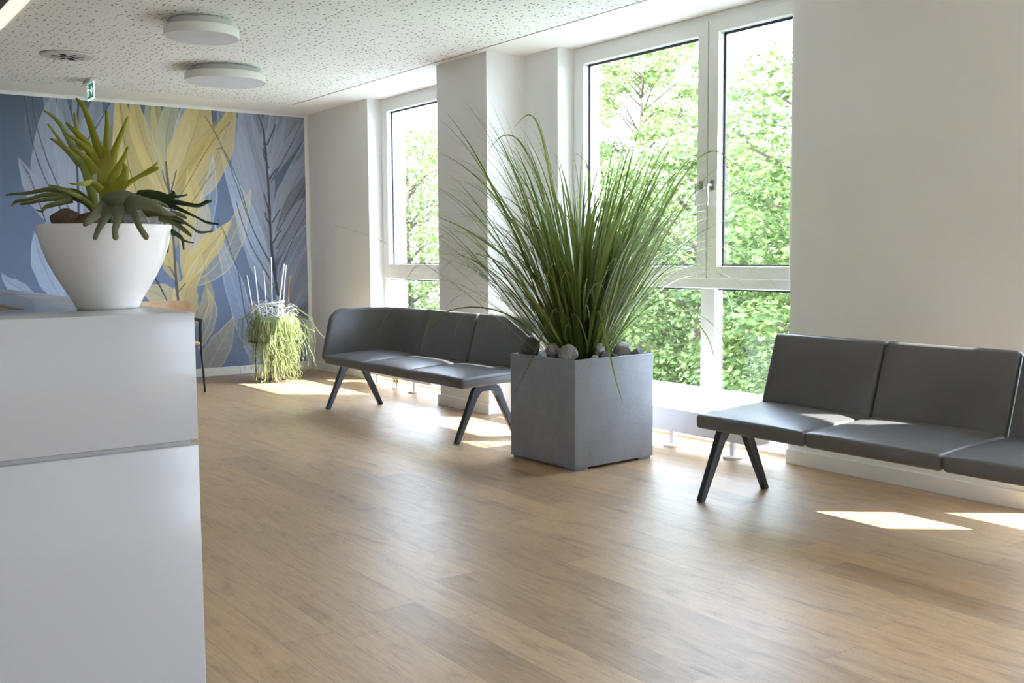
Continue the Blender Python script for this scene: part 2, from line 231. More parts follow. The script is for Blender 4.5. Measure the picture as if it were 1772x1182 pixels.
M = {}
M['signgreen'] = emission('lit_sign_green', (64, 128, 100), .42)
M['signwhite'] = emission('lit_sign_white', (236, 244, 246), .50)
M['wall'] = simple('wall_paint', (234, 234, 233), .7, spec=.3, var=.012, nscale=2, bump=.12, bscale=220)
M['white'] = simple('white_ceiling_paint', (242, 241, 238), .8, spec=.2, var=.01, nscale=3)
M['gapshade'] = simple('gap_shade_grey', (120, 119, 114), .8)
M['base'] = simple('white_baseboard', (240, 240, 238), .35, var=.01)
M['frame'] = simple('window_frame_white', (238, 239, 236), .3, var=.01)
M['extwall'] = simple('exterior_render', (238, 240, 242), .9, var=.03, nscale=14, bump=.2)
M['gasket'] = simple('dark_glazing_gasket', (34, 40, 58), .35, var=.05)
M['chrome'] = simple('satin_steel', (190, 190, 192), .28, metal=1, var=.03)
M['brass'] = simple('valve_brass', (190, 172, 130), .3, metal=.8, var=.05)
M['radiator'] = simple('radiator_enamel', (238, 239, 242), .4, var=.01)
M['counter'] = simple('counter_solid_white', (177, 176, 177), .16, var=.01, nscale=1.3, spec=.5)
M['counter_in'] = simple('counter_wood_inside', (176, 140, 108), .4, var=.12, nscale=20)
M['ceramic'] = simple('bowl_ceramic', (240, 238, 238), .22, var=.01)
M['black'] = simple('black_powder_coat', (34, 35, 38), .45, var=.06)
M['legmetal'] = simple('anthracite_metal', (62, 66, 74), .34, metal=.35, var=.04)
M['soil'] = simple('dark_soil', (58, 48, 40), .95, var=.4, nscale=40, bump=.9, bscale=80)
M['canopy'] = simple('dark_canopy', (70, 68, 66), .6, var=.04)
M['lampbody'] = simple('lamp_body_white', (226, 226, 221), .45, var=.01)
M['lampbase'] = simple('lamp_base_grey', (196, 198, 194), .5, var=.01)
M['diffuser'] = simple('lamp_diffuser', (214, 214, 222), .4, var=.01)
M['vent'] = simple('vent_plate', (205, 203, 198), .5, var=.01)
M['ventslot'] = simple('vent_slot_dark', (22, 22, 24), .8)

M['chairwood'] = simple('oak_veneer', (196, 162, 128), .45, var=.1, nscale=12)
M['potgrey'] = simple('glazed_white_pot', (226, 228, 228), .3, var=.05)
M['stick'] = simple('whitewashed_stick', (238, 236, 234), .6, var=.04, nscale=30)
M['stickbrown'] = simple('bare_cane', (150, 112, 76), .6, var=.2, nscale=40)
M['threshold'] = simple('threshold_beige', (214, 186, 148), .5, var=.04)
M['terrace'] = simple('pale_terrace_slab', (132, 134, 140), .9, var=.1, nscale=6)
M['grassland'] = simple('lawn', (74, 98, 48), .95, var=.3, nscale=2)
M['bark'] = simple('tree_bark', (92, 80, 66), .9, var=.3, nscale=12, bump=.8, bscale=30)

def m_leather():
    m = NT('grey_leather'); v = m.pos()
    n = m.noise(v, 4, 2)
    col = m.ramp(n, [(.3, srgb(98, 97, 98)), (.7, srgb(104, 103, 104))])
    vo = m.n('ShaderNodeTexVoronoi'); vo.inputs['Scale'].default_value = 420; m.l(v, vo.inputs['Vector'])
    m.bsdf(col, .37, spec=.5, bump=vo.outputs['Distance'], bstr=.22, bdist=.001)
    return m.m
M['leather'] = m_leather()
M['piping'] = simple('leather_seam', (66, 66, 68), .5)

def m_concrete():
    m = NT('grey_concrete'); v = m.pos()
    a = m.noise(v, 5, 6, .6, .3); b = m.noise(v, 60, 3)
    c = m.mix(.25, m.ramp(a, [(.3, srgb(133, 138, 146)), (.7, srgb(153, 158, 167))]), m.ramp(b, [(.3, srgb(127, 132, 140)), (.7, srgb(157, 162, 171))]))
    vo = m.n('ShaderNodeTexVoronoi'); vo.inputs['Scale'].default_value = 9; m.l(v, vo.inputs['Vector'])
    pit = m.math('LESS_THAN', vo.outputs['Distance'], .035)
    c = m.mix(m.math('MULTIPLY', pit, .6), c, srgb(70, 73, 80))
    m.bsdf(c, .55, spec=.35, bump=b, bstr=.08, bdist=.003)
    return m.m
M['concrete'] = m_concrete()

def m_rock(name, d, l):
    m = NT(name); v = m.pos()
    a = m.noise(v, 18, 8, .7, .6); b = m.noise(v, 90, 4, .7)
    c = m.mix(.4, m.ramp(a, [(.3, srgb(*d)), (.68, srgb(*l))]), m.ramp(b, [(.3, srgb(*d)), (.75, srgb(*l))]))
    m.bsdf(c, .8, spec=.3, bump=a, bstr=.7, bdist=.01)
    return m.m
M['rock'] = m_rock('grey_stone', (84, 82, 82), (196, 192, 190))
M['rockdark'] = m_rock('dark_stone', (34, 33, 34), (118, 114, 112))
M['rockbrown'] = m_rock('brown_stone', (62, 48, 38), (140, 118, 102))

def m_floor():
    m = NT('oak_plank_floor')
    tc = m.n('ShaderNodeTexCoord'); sp = m.n('ShaderNodeSeparateXYZ'); m.l(tc.outputs['Object'], sp.inputs[0])
    x, y = sp.outputs[0], sp.outputs[1]
    W_, L_ = .178, 1.22
    xr = m.math('DIVIDE', x, W_); row = m.math('FLOOR', xr); fx = m.math('FRACT', xr)
    wn = m.n('ShaderNodeTexWhiteNoise', noise_dimensions='1D'); m.l(row, wn.inputs['W'])
    yr = m.math('ADD', m.math('DIVIDE', y, L_), wn.outputs['Value']); colm = m.math('FLOOR', yr); fy = m.math('FRACT', yr)
    cb = m.n('ShaderNodeCombineXYZ'); m.l(row, cb.inputs[0]); m.l(colm, cb.inputs[1])
    w2 = m.n('ShaderNodeTexWhiteNoise', noise_dimensions='2D'); m.l(cb.outputs[0], w2.inputs['Vector'])
    pid = w2.outputs['Value']
    def vec(sx, sy, k):
        c = m.n('ShaderNodeCombineXYZ'); m.l(m.math('MULTIPLY', x, sx), c.inputs[0]); m.l(m.math('MULTIPLY', y, sy), c.inputs[1])
        m.l(m.math('MULTIPLY', pid, k), c.inputs[2]); return c.outputs[0]
    big = m.noise(vec(9, 2.2, 37), 1, 6, .65, 1.0)
    grain = m.noise(vec(75, 4.5, 91), 1, 6, .65, 1.6)
    fine = m.noise(vec(340, 22, 53), 1, 3, .6)
    base = m.ramp(big, [(.30, srgb(128, 101, 75)), (.46, srgb(182, 151, 115)), (.70, srgb(202, 171, 132))])
    base = m.mix(.42, base, m.ramp(grain, [(.32, srgb(120, 95, 72)), (.5, srgb(182, 151, 115)), (.7, srgb(206, 175, 138))]))
    base = m.mix(.16, base, m.ramp(fine, [(.3, srgb(110, 88, 68)), (.7, srgb(210, 184, 150))]))
    tone = m.ramp(pid, [(0, (.78, .76, .75, 1)), (.3, (.93, .92, .91, 1)), (.6, (1, 1, 1, 1)), (1, (1.0, .95, .89, 1))])
    base = m.mix(1.0, base, tone, 'MULTIPLY')
    kn = m.n('ShaderNodeTexVoronoi'); kn.inputs['Scale'].default_value = 1; m.l(vec(4.2, 1.25, 13), kn.inputs['Vector'])
    knot = m.ramp(m.math('ADD', kn.outputs['Distance'], m.math('MULTIPLY', grain, .12)), [(.08, (.55, .5, .47, 1)), (.17, (1, 1, 1, 1))])
    base = m.mix(1.0, base, knot, 'MULTIPLY')
    ex = m.math('MINIMUM', fx, m.math('SUBTRACT', 1, fx)); ey = m.math('MINIMUM', fy, m.math('SUBTRACT', 1, fy))
    gx = m.math('LESS_THAN', ex, .007); gy = m.math('LESS_THAN', ey, .0011)
    gap = m.math('MAXIMUM', gx, gy)
    base = m.mix(m.math('MULTIPLY', gap, .45), base, srgb(84, 64, 48))
    sp_ = m.noise(vec(190, 190, 3), 1, 2, .6)
    rough = m.math('ADD', .28, m.math('MULTIPLY', sp_, .20))
    bh = m.math('SUBTRACT', m.math('ADD', m.math('MULTIPLY', fine, .5), m.math('MULTIPLY', sp_, .5)), m.math('MULTIPLY', gap, 1.0))
    m.bsdf(base, rough, spec=.55, bump=bh, bstr=.28, bdist=.002)
    return m.m
M['floor'] = m_floor()

def m_perf():
    m = NT('perforated_ceiling_board'); v = m.pos()
    col = srgb(240, 240, 238)
    def dots(scale, rad, keep, off):
        mp = m.n('ShaderNodeMapping'); mp.inputs['Location'].default_value = off; m.l(v, mp.inputs['Vector'])
        vo = m.n('ShaderNodeTexVoronoi', voronoi_dimensions='2D'); vo.inputs['Scale'].default_value = scale; vo.inputs['Randomness'].default_value = .8
        m.l(mp.outputs[0], vo.inputs['Vector'])
        sp = m.n('ShaderNodeSeparateColor'); m.l(vo.outputs['Color'], sp.inputs[0])
        return m.math('MULTIPLY', m.math('LESS_THAN', vo.outputs['Distance'], rad), m.math('LESS_THAN', sp.outputs[0], keep))
    a = dots(20, .16, .42, (0, 0, 0)); b = dots(25, .12, .38, (3.1, 1.7, 0)); c = dots(30, .07, .6, (7.7, 5.2, 0))
    h = m.math('MAXIMUM', m.math('MAXIMUM', a, b), c)
    cc = m.mix(h, col, srgb(120, 120, 116))
    m.bsdf(cc, .85, spec=.1)
    return m.m
M['perf'] = m_perf()

def m_vcol(name, rough=.7, spec=.2):
    m = NT(name); a = m.n('ShaderNodeVertexColor', layer_name='print')
    n = m.noise(m.pos(), 260, 2)
    c = m.mix(1.0, a.outputs[0], m.ramp(n, [(.3, (.95, .95, .95, 1)), (.7, (1, 1, 1, 1))]), 'MULTIPLY')
    m.bsdf(c, rough, spec=spec); return m.m
M['mural'] = m_vcol('printed_mural_wallpaper')

def m_plant(name, stops, rough=.4, trans=.3, spec=.4, nscale=3):
    """leaf material: colour varies per loose piece and with noise, some light passes through"""
    m = NT(name); g = m.n('ShaderNodeNewGeometry')
    n = m.noise(m.pos(), nscale, 3)
    f = m.math('ADD', m.math('MULTIPLY', g.outputs['Random Per Island'], .6), m.math('MULTIPLY', n, .4))
    c = m.ramp(f, [(p, srgb(*k)) for p, k in stops])
    b = m.bsdf(c, rough, spec=spec)
    t = m.n('ShaderNodeBsdfTranslucent'); m.l(c, t.inputs[0])
    mx = m.n('ShaderNodeMixShader'); mx.inputs[0].default_value = trans
    m.l(b.outputs[0], mx.inputs[1]); m.l(t.outputs[0], mx.inputs[2]); m.l(mx.outputs[0], m.out.inputs[0])
    return m.m
M['grass'] = m_plant('grass_blades', [(.15, (88, 104, 44)), (.5, (112, 128, 60)), (.85, (150, 162, 98))], .3, .36)
M['grasspale'] = m_plant('pale_grass_blades', [(.15, (120, 140, 92)), (.85, (178, 190, 150))], .4, .3)
M['maple'] = m_plant('maple_leaves', [(.15, (74, 92, 50)), (.5, (104, 124, 68)), (.85, (152, 168, 100))], .55, .36, nscale=1.2)
M['springleaf'] = m_plant('spring_leaves', [(.15, (96, 116, 62)), (.85, (140, 156, 92))], .6, .4)
M['rhipsalis'] = m_plant('trailing_stems', [(.15, (150, 164, 100)), (.5, (180, 192, 134)), (.85, (206, 214, 168))], .5, .3)
M['fern_lime'] = m_plant('fern_lime', [(.0, (144, 148, 30)), (.5, (172, 174, 56)), (1, (192, 192, 104))], .5, .4, nscale=16)
M['fern_pale'] = m_plant('fern_pale', [(.0, (142, 152, 82)), (.5, (164, 172, 98)), (1, (184, 190, 128))], .5, .4, nscale=16)
M['fern_grey'] = m_plant('fern_grey', [(.0, (88, 96, 72)), (.5, (116, 122, 96)), (1, (146, 150, 124))], .6, .15, nscale=16)
M['fern_dark'] = m_plant('fern_dark', [(.0, (34, 52, 28)), (.5, (50, 70, 38)), (1, (74, 92, 56))], .45, .12, nscale=16)
M['fern_olive'] = m_plant('fern_olive', [(.0, (84, 92, 50)), (.5, (110, 118, 70)), (1, (150, 150, 94))], .5, .15, nscale=16)

def m_glass():
    m = NT('clear_window_glass')
    tr = m.n('ShaderNodeBsdfTransparent'); tr.inputs[0].default_value = (.97, .985, .98, 1)
    gl = m.n('ShaderNodeBsdfGlossy'); gl.inputs['Roughness'].default_value = 0.0
    fr = m.n('ShaderNodeFresnel'); gm = m.n('ShaderNodeNewGeometry'); io = m.n('ShaderNodeMapRange')
    io.inputs['To Min'].default_value = 1.45; io.inputs['To Max'].default_value = 1/1.45; m.l(gm.outputs['Backfacing'], io.inputs['Value']); m.l(io.outputs[0], fr.inputs[0])
    mx = m.n('ShaderNodeMixShader'); m.l(fr.outputs[0], mx.inputs[0]); m.l(tr.outputs[0], mx.inputs[1]); m.l(gl.outputs[0], mx.inputs[2])
    m.l(mx.outputs[0], m.out.inputs[0]); return m.m
M['glass'] = m_glass()

# ------------------------------------------------------------------ setting
H = 2.732
XW = 4.75      # inner face of the window wall
XF = 4.90      # inner face of the window frames
XO = 5.16      # outer face of the facade
YM = 10.23     # mural wall
def structure(name, mb, mat, parent=None):
    o = mb.build(name, mat, parent)
    if parent is None: o['kind'] = 'structure'
    return o

structure('floor', MB().box(-3.6, 4.93, -4.0, YM + .1, -.12, 0), M['floor'])

# ceiling: smooth plaster border with a perforated field let into it
PX, PY = 4.315, 9.655
G_ = .016
c = structure('ceiling', MB().box(PX + G_, 5.16, -4, YM + .1, H, H + .12).box(-3.6, PX + G_, PY + G_, YM + .1, H, H + .12)
              .box(-3.6, PX + G_, -4, PY + G_, H + .03, H + .12), M['white'])
structure('perforated_panel', MB().box(-3.55, PX, -3.95, PY, H, H + .03), M['perf'], c)
structure('gap_shade_strip', MB().box(PX, PX + G_, -3.95, PY, H + .002, H + .03).box(-3.55, PX, PY, PY + G_*.5, H + .004, H + .03), M['gapshade'], c)  # grey strip set in the groove, its colour standing in for the shade

# window wall
openings = [(-3.5, -1.6), (-.9, 1.0), (1.58, 2.31), (3.80, 5.94), (7.15, 8.88)]
wr = MB()
segs = []
y = -4.0
for a, b in openings:
    segs.append((y, a)); y = b
segs.append((y, YM + .1))
for a, b in segs:
    wr.box(XW, XO, a, b, 0, H)
for a, b in openings:
    wr.box(XF + .0, XO, a, b, -.12, -.005)
structure('wall_right', wr, M['wall'])
structure('wall_pillar', MB().box(4.402, 4.76, 6.354, 7.056, 0, H), M['wall'])
structure('wall_left', MB().box(-3.72, -3.6, -4.0, YM + .1, -.1, H + .1), M['wall'])
structure('wall_near', MB().box(-3.72, XO, -4.12, -4.0, -.1, H + .1), M['wall'])
structure('wall_far', MB().box(-3.72, XO, YM, YM + .12, -.1, H + .1), M['wall'])
# outside facade above the windows
structure('wall_facade', MB().box(XW, XO, -4.12, YM + .12, H + .12, H + .9).box(XO - .02, XO + .02, -4.12, YM + .12, H - .02, H + .12), M['extwall'])
# baseboards
BH, BT = .085, .017
bb = MB()
bb.box(XW - BT, XW, 2.31, 3.80, 0, BH, .003).box(XW - BT, XW, 8.88, YM, 0, BH, .003).box(XW - BT, XW, 1.0, 1.58, 0, BH, .003)
bb.box(XW - BT, XW, 5.94, 6.354, 0, BH, .003)
structure('baseboard_right', bb, M['base'])
structure('baseboard_pillar', MB().box(4.402 - BT, 4.402, 6.354 - BT, 7.056 + BT, 0, BH, .003).box(4.402, XW, 6.354 - BT, 6.354, 0, BH, .003)
          .box(4.402, XW, 7.056, 7.056 + BT, 0, BH, .003), M['base'])
structure('baseboard_far', MB().box(-3.6, XW - .02, YM - BT, YM, 0, BH, .003), M['base'])
structure('baseboard_left', MB().box(-3.6, -3.6 + BT, -4.0, YM - .02, 0, BH, .003), M['base'])

# mural edge trim (thin white edge along the print) and wallpaper
structure('trim_1', MB().box(4.705, 4.722, YM - .012, YM, BH, H - .02), M['base'])
structure('trim_2', MB().box(-3.6, 4.722, YM - .012, YM, H - .035, H - .018), M['base'])

def mural():
    x0, x1, z0, z1 = -3.58, 4.705, BH, H - .035
    xs_ = np.concatenate([np.linspace(x0, 1.45, 240, endpoint=False), np.linspace(1.45, x1, 700)]); zs_ = np.linspace(z0, z1, 520)
    nx, nz = len(xs_), len(zs_)
    X, Z = np.meshgrid(xs_, zs_)
    lin = lambda c: np.array([v for v in srgb(*c)[:3]])
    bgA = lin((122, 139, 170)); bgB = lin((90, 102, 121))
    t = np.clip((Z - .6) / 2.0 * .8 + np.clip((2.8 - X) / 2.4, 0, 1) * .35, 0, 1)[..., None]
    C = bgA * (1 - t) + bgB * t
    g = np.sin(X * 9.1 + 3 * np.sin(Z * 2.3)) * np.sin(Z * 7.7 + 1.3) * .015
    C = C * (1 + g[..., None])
    def sub(pts, wmax):
        xs = [p[0] for p in pts]; zs = [p[1] for p in pts]
        i0 = max(0, int(np.searchsorted(xs_, min(xs) - wmax)) - 1); i1 = min(nx, int(np.searchsorted(xs_, max(xs) + wmax)) + 1)
        j0 = max(0, int((min(zs) - wmax - z0) / (z1 - z0) * nz)); j1 = min(nz, int((max(zs) + wmax - z0) / (z1 - z0) * nz) + 2)
        return i0, i1, j0, j1
    def field(pts, win):
        """distance to the spine, signed side, and arclength fraction"""
        i0, i1, j0, j1 = win
        x = X[j0:j1, i0:i1]; z = Z[j0:j1, i0:i1]
        P = catmull(pts, 6); L = [0]
        for k in range(len(P) - 1): L.append(L[-1] + float(np.linalg.norm(P[k+1] - P[k])))
        D = np.full(x.shape, 1e9); S = np.zeros(x.shape); SG = np.zeros(x.shape)
        for k in range(len(P) - 1):
            a, b = P[k], P[k+1]; d = b - a; l2 = float(d @ d) + 1e-12
            u = np.clip(((x - a[0]) * d[0] + (z - a[1]) * d[1]) / l2, 0, 1)
            ex = x - a[0] - u * d[0]; ez = z - a[1] - u * d[1]
            dd = np.sqrt(ex*ex + ez*ez); m = dd < D
            D[m] = dd[m]; S[m] = (L[k] + u * math.sqrt(l2))[m]
            SG[m] = np.sign(d[0] * ez - d[1] * ex)[m]
        return D, SG, S / L[-1], L[-1]
    def leaf(pts, w, col, al, style):
        win = sub(pts, w); i0, i1, j0, j1 = win
        if i1 <= i0 or j1 <= j0: return
        D, SG, T, LL = field(pts, win)
        prof = w * 1.06 * np.clip(np.sin(PI * np.clip(T, 0, 1) ** .85), 0, 1) ** 1.05
        prof = prof * (1 + .05 * np.sin(T * 23))
        inside = np.clip((prof - D) / .006 + .5, 0, 1)
        c = lin(col)
        vein = np.clip(np.sin((T * LL * 60) - D * 70) * 8 - 7, 0, 1)
        rib = np.exp(-(D / (.006 * (1.4 - T))) ** 2)
        edge = np.exp(-((prof - D) / .007) ** 2) * (D < prof + .012)
        if style == 'lace':
            a = inside * al * .8 + inside * vein * .11 + edge * .35 + rib * inside * .4
            cc = np.broadcast_to(c, D.shape + (3,)) * (1 + .08 * vein[..., None] + .25 * edge[..., None])
        else:
            side = np.where(SG > 0, 1.05, .95)
            a = inside * al * (1 - .10 * vein)
            cc = np.broadcast_to(c, D.shape + (3,)) * (side * (1 - .30 * rib + .10 * edge) * (1 + .025 * np.sin(D * 90 + T * 4)))[..., None]
        a = np.clip(a, 0, 1)[..., None]
        V = C[j0:j1, i0:i1]
        C[j0:j1, i0:i1] = V * (1 - a) + cc * a
    def stem(pts, w, col):
        win = sub(pts, w * 2); i0, i1, j0, j1 = win
        if i1 <= i0 or j1 <= j0: return
        D, SG, T, LL = field(pts, win)
        hw = w * .5 * (1.0 - .35 * T) * (1 + .35 * (np.abs(np.sin(T * 9)) > .97))
        a = np.clip((hw - D) / .005 + .5, 0, 1)[..., None] * .92
        cc = lin(col) * (1 + .35 * np.clip(SG * D / w, -1, 1))[..., None]
        V = C[j0:j1, i0:i1]
        C[j0:j1, i0:i1] = V * (1 - a) + cc * a
    rep = [(0.0, 1)]
    for off in (-3.55, 0.0):           # the pattern repeats on the part of the wall left of the picture
        for pts, w, col, al, st in MURAL_LEAVES:
            P = [(p[0] + off, p[1]) for p in pts]
            if off and max(p[0] for p in P) > 1.45: continue
            leaf(P, w, col, al, st)
        for pts, w, col in MURAL_STEMS:
            P = [(p[0] + off, p[1]) for p in pts]
            if off and max(p[0] for p in P) > 1.45: continue
            stem(P, w, col)
    me = bpy.data.meshes.new('mural')
    idx = np.arange(nx * nz).reshape(nz, nx)
    q = np.stack([idx[:-1, :-1], idx[:-1, 1:], idx[1:, 1:], idx[1:, :-1]], -1).reshape(-1, 4)
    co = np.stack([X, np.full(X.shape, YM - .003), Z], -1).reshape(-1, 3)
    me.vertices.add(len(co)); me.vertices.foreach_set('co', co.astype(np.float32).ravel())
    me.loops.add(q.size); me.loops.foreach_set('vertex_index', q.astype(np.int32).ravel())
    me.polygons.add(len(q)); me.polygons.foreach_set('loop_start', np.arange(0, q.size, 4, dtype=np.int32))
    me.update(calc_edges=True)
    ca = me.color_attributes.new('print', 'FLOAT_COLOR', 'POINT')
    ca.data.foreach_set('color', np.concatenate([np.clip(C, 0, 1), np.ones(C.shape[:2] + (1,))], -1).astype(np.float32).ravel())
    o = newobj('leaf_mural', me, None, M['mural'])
    tag(o, 'blue wall mural printed with translucent grey and yellow leaves', 'mural')
    return o
mural()

# ------------------------------------------------------------------ windows
def window(name, y0, y1, mull=None, handles=True):
    """y0<y1, frame fills z 0..H.  mull = centre of the mullion"""
    root = empty(name, (XF, (y0 + y1)/2, 0)); root['kind'] = 'structure'
    oy = (y0 + y1)/2
    def B(mb, *a, r=0.0):
        x0, x1, a0, a1, z0, z1 = a
        return mb.box(x0 - XF, x1 - XF, a0 - oy, a1 - oy, z0, z1, r)
    F = MB(); w = .055
    top = H
    cells = [(y0, y1)] if mull is None else [(y0, mull), (mull, y1)]
    B(F, XF, XF+.08, y0, y0+w, .0, top, r=.004); B(F, XF, XF+.08, y1-w, y1, .0, top, r=.004)
    B(F, XF+.0006, XF+.079, y0+.001, y1-.001, top-w, top-.0005, r=.004); B(F, XF+.0006, XF+.079, y0+.001, y1-.001, .0005, .12, r=.004)
    B(F, XF-.008, XF+.08, y0, y1, .995, 1.062, r=.008)
    if mull is not None:
        B(F, XF+.004, XF+.08, mull-.06, mull+.06, .0, 1.02, r=.004)
        B(F, XF+.02, XF+.08, mull-.045, mull+.045, 1.0, top, r=.004)
    f = F.build('window_frame', M['frame'], root)
    Ex = MB()  # outer reveal lining of the opening
    gr = MB()
    for (a, b) in cells:
        am = a + (w - .01 if a == y0 else .006); bm_ = b - (w - .01 if b == y1 else .006)
        # upper opening sash
        S = MB(); sw = .082; zb, zt = 1.058, top - .043
        B(S, XF-.012, XF+.06, am, am+sw, zb, zt, r=.005); B(S, XF-.012, XF+.06, bm_-sw, bm_, zb, zt, r=.005)
        B(S, XF-.0118, XF+.06, am+sw-.01, bm_-sw+.01, zb, zb+sw, r=.005); B(S, XF-.0118, XF+.06, am+sw-.01, bm_-sw+.01, zt-sw, zt, r=.005)
        s = S.build('sash', M['frame'], root)
        gy0, gy1, gz0, gz1 = am+sw-.004, bm_-sw+.004, zb+sw-.004, zt-sw+.004
        B(MB(), XF+.048, XF+.054, gy0, gy1, gz0, gz1).build('window_pane', M['glass'], s)
        K = MB(); t = .020
        B(K, XF+.040, XF+.047, gy0, gy0+t, gz0, gz1); B(K, XF+.040, XF+.047, gy1-t, gy1, gz0, gz1)
        B(K, XF+.040, XF+.047, gy0, gy1, gz0, gz0+t*.7); B(K, XF+.040, XF+.047, gy0, gy1, gz1-t, gz1)
        K.build('gasket', M['gasket'], s)
        if handles and mull is not None:
            hy = (bm_ - sw*.55) if b == mull else (am + sw*.5)
            hz = 1.655
            K = MB()
            ring = rrect(.014, .034, .0139, 6)
            K.loft([[(-.012 + dx, hy - oy + i, hz + j) for i, j in ring] for dx in (0, -.009)])
            K.tube([(-.02, hy-oy, hz), (-.062, hy-oy, hz)], .0085, 12)
            K.tube([(-.060, hy-oy, hz+.006), (-.064, hy-oy, hz-.01), (-.062, hy-oy, hz-.05), (-.058, hy-oy, hz-.09), (-.064, hy-oy, hz-.128)],
                   [.009, .0085, .0075, .0075, .0085], 12)
            autosmooth(K.build('window_handle', M['chrome'], s))
        # lower fixed pane
        la = a + (w + .02 if a == y0 else .06); lb = b - (w + .02 if b == y1 else .06)
        B(MB(), XF+.048, XF+.054, la-.02, lb+.02, .115, 1.0).build('window_pane', M['glass'], f)
        K = MB()
        B(K, XF+.040, XF+.047, la-.02, la+.002, .115, 1.0); B(K, XF+.040, XF+.047, lb+.008, lb+.02, .115, 1.0)
        B(K, XF+.040, XF+.047, la-.02, lb+.02, .984, 1.0)
        K.build('gasket', M['gasket'], f)
        if a == y0: B(F2 := MB(), XF+.006, XF+.08, y0+w-.005, la-.008, .1, 1.0, r=.004); F2.build('glazing_bead', M['frame'], f)
        if b == y1: B(F2 := MB(), XF+.006, XF+.08, lb+.008, y1-w+.005, .1, 1.0, r=.004); F2.build('glazing_bead', M['frame'], f)
    B(MB(), XF+.0, XF+.03, y0, y1, -.004, .004).build('threshold', M['threshold'], root)
    # metal sill and blind guide rails outside
    B(MB(), XF+.085, XO+.05, y0, y1, -.004, .05, r=.003).build('outer_sill', M['extwall'], root)
    K = MB()
    for yy in (y0 + .018, y1 - .018):
        B(K, XF+.15, XF+.175, yy-.012, yy+.012, .05, top)
    K.build('blind_rail', M['radiator'], root)
    return root
window('window_1', 7.15, 8.88)
window('window_2', 3.80, 5.94, 4.585)
window('window_3', 1.58, 2.31)
window('window_4', -.9, 1.0, .05)
window('window_5', -3.5, -1.6, -2.5)  # unseen window behind the camera, added to let in more light

# ------------------------------------------------------------------ convector radiators
def radiator(y0, y1, feet, label, valves=None):
    r = empty('radiator', (4.60, (y0+y1)/2, 0)); tag(r, label, 'radiator')
    oy = (y0+y1)/2
    MB().box(-.07, .07, y0-oy, y1-oy, .108, .252, .004).build('casing', M['radiator'], r)
    g = MB()
    n = int((y1-y0)/.03)
    for i in range(n):
        yy = y0 - oy + .03 + i*.03
        if yy > y1-oy-.03: break
        g.box(-.05, .05, yy-.003, yy+.003, .2515, .2545)
    g.build('grille', M['gasket'], r)
    for fy in feet:
        k = MB().box(-.015, .015, fy-oy-.016, fy-oy+.016, .012, .11, .003).lathe([(.0, .0), (.062, .0), (.062, .012), (.05, .018), (.0, .018)], 32, (0, fy-oy, 0))
        autosmooth(k.build('foot', M['radiator'], r))
    if valves:
        for i, vy in enumerate(valves):
            k = MB().tube([(.0, vy-oy, .075), (.0, vy-oy, .112)], .011, 12).tube([(0, vy-oy-.0, .06), (0, vy-oy, .078)], .016, 6).tube([(0, vy-oy, .088), (0, vy-oy, .10)], .017, 6)
            v = autosmooth(k.build('valve', M['brass'], r))
            autosmooth(MB().tube([(0, vy-oy, .0), (0, vy-oy, .062)], .009, 12).lathe([(.0, .0), (.024, .0), (.022, .01), (0, .01)], 20, (0, vy-oy, 0)).build('pipe', M['radiator'], v))
    return r
radiator(3.87, 5.80, (4.083, 4.587, 5.55), 'long low white convector radiator under the wide window behind the concrete planter')
radiator(7.42, 8.78, (7.80, 8.50), 'low white convector radiator with brass valves under the narrow window, seen below the far bench', (8.12, 8.17))

# ------------------------------------------------------------------ benches
def cushion(org, U, V, a, b, y0, y1, r, crown, yc=True):
    """rounded slab: org=(x,z) centre, U/V unit directions in the xz plane"""
    rings = []
    st = []
    for k in range(5):
        t = k * PI/2/4
        st.append((y0 + r*(1-math.sin(t)), r*(1-math.cos(t)) if False else r*(1-math.sin(PI/2 - (PI/2 - t)))))
    ys = []
    for k in range(6):
        t = k*PI/2/5
        ys.append((y0 + r*(1-math.cos(t)), r*(1-math.sin(t))))
    for k in range(1, 9):
        ys.append((y0 + r + (y1-y0-2*r)*k/9, 0))
    for k in range(5, -1, -1):
        t = k*PI/2/5
        ys.append((y1 - r*(1-math.cos(t)), r*(1-math.sin(t))))
    ym = (y0+y1)/2; hy = (y1-y0)/2
    for yy, ins in ys:
        ring = []
        base = []
        # subdivide the long sides so that the crown is smooth
        for (i, j) in rr_sub(a - ins, b - ins, max(.004, min(r, b) - ins*.5)):
            cr = crown * max(0, 1 - (i/a)**2)**.8 * max(0, 1 - abs((yy-ym)/hy)**3)**.8
            jj = j + (cr if j > 0 else 0)
            ring.append((org[0] + U[0]*i + V[0]*jj, yy, org[1] + U[1]*i + V[1]*jj))
        rings.append(ring)
    return MB().loft(rings)
def rr_sub(a, b, r):
    pts = rrect(a, b, r, 5)
    out = []
    n = len(pts)
    for i in range(n):
        p, q = pts[i], pts[(i+1) % n]
        out.append(p)
        d = math.hypot(q[0]-p[0], q[1]-p[1])
        if i % 6 == 5 and abs(q[0]-p[0]) > abs(q[1]-p[1]):
            for k in range(1, 8):
                out.append((p[0] + (q[0]-p[0])*k/8, p[1] + (q[1]-p[1])*k/8))
    return out

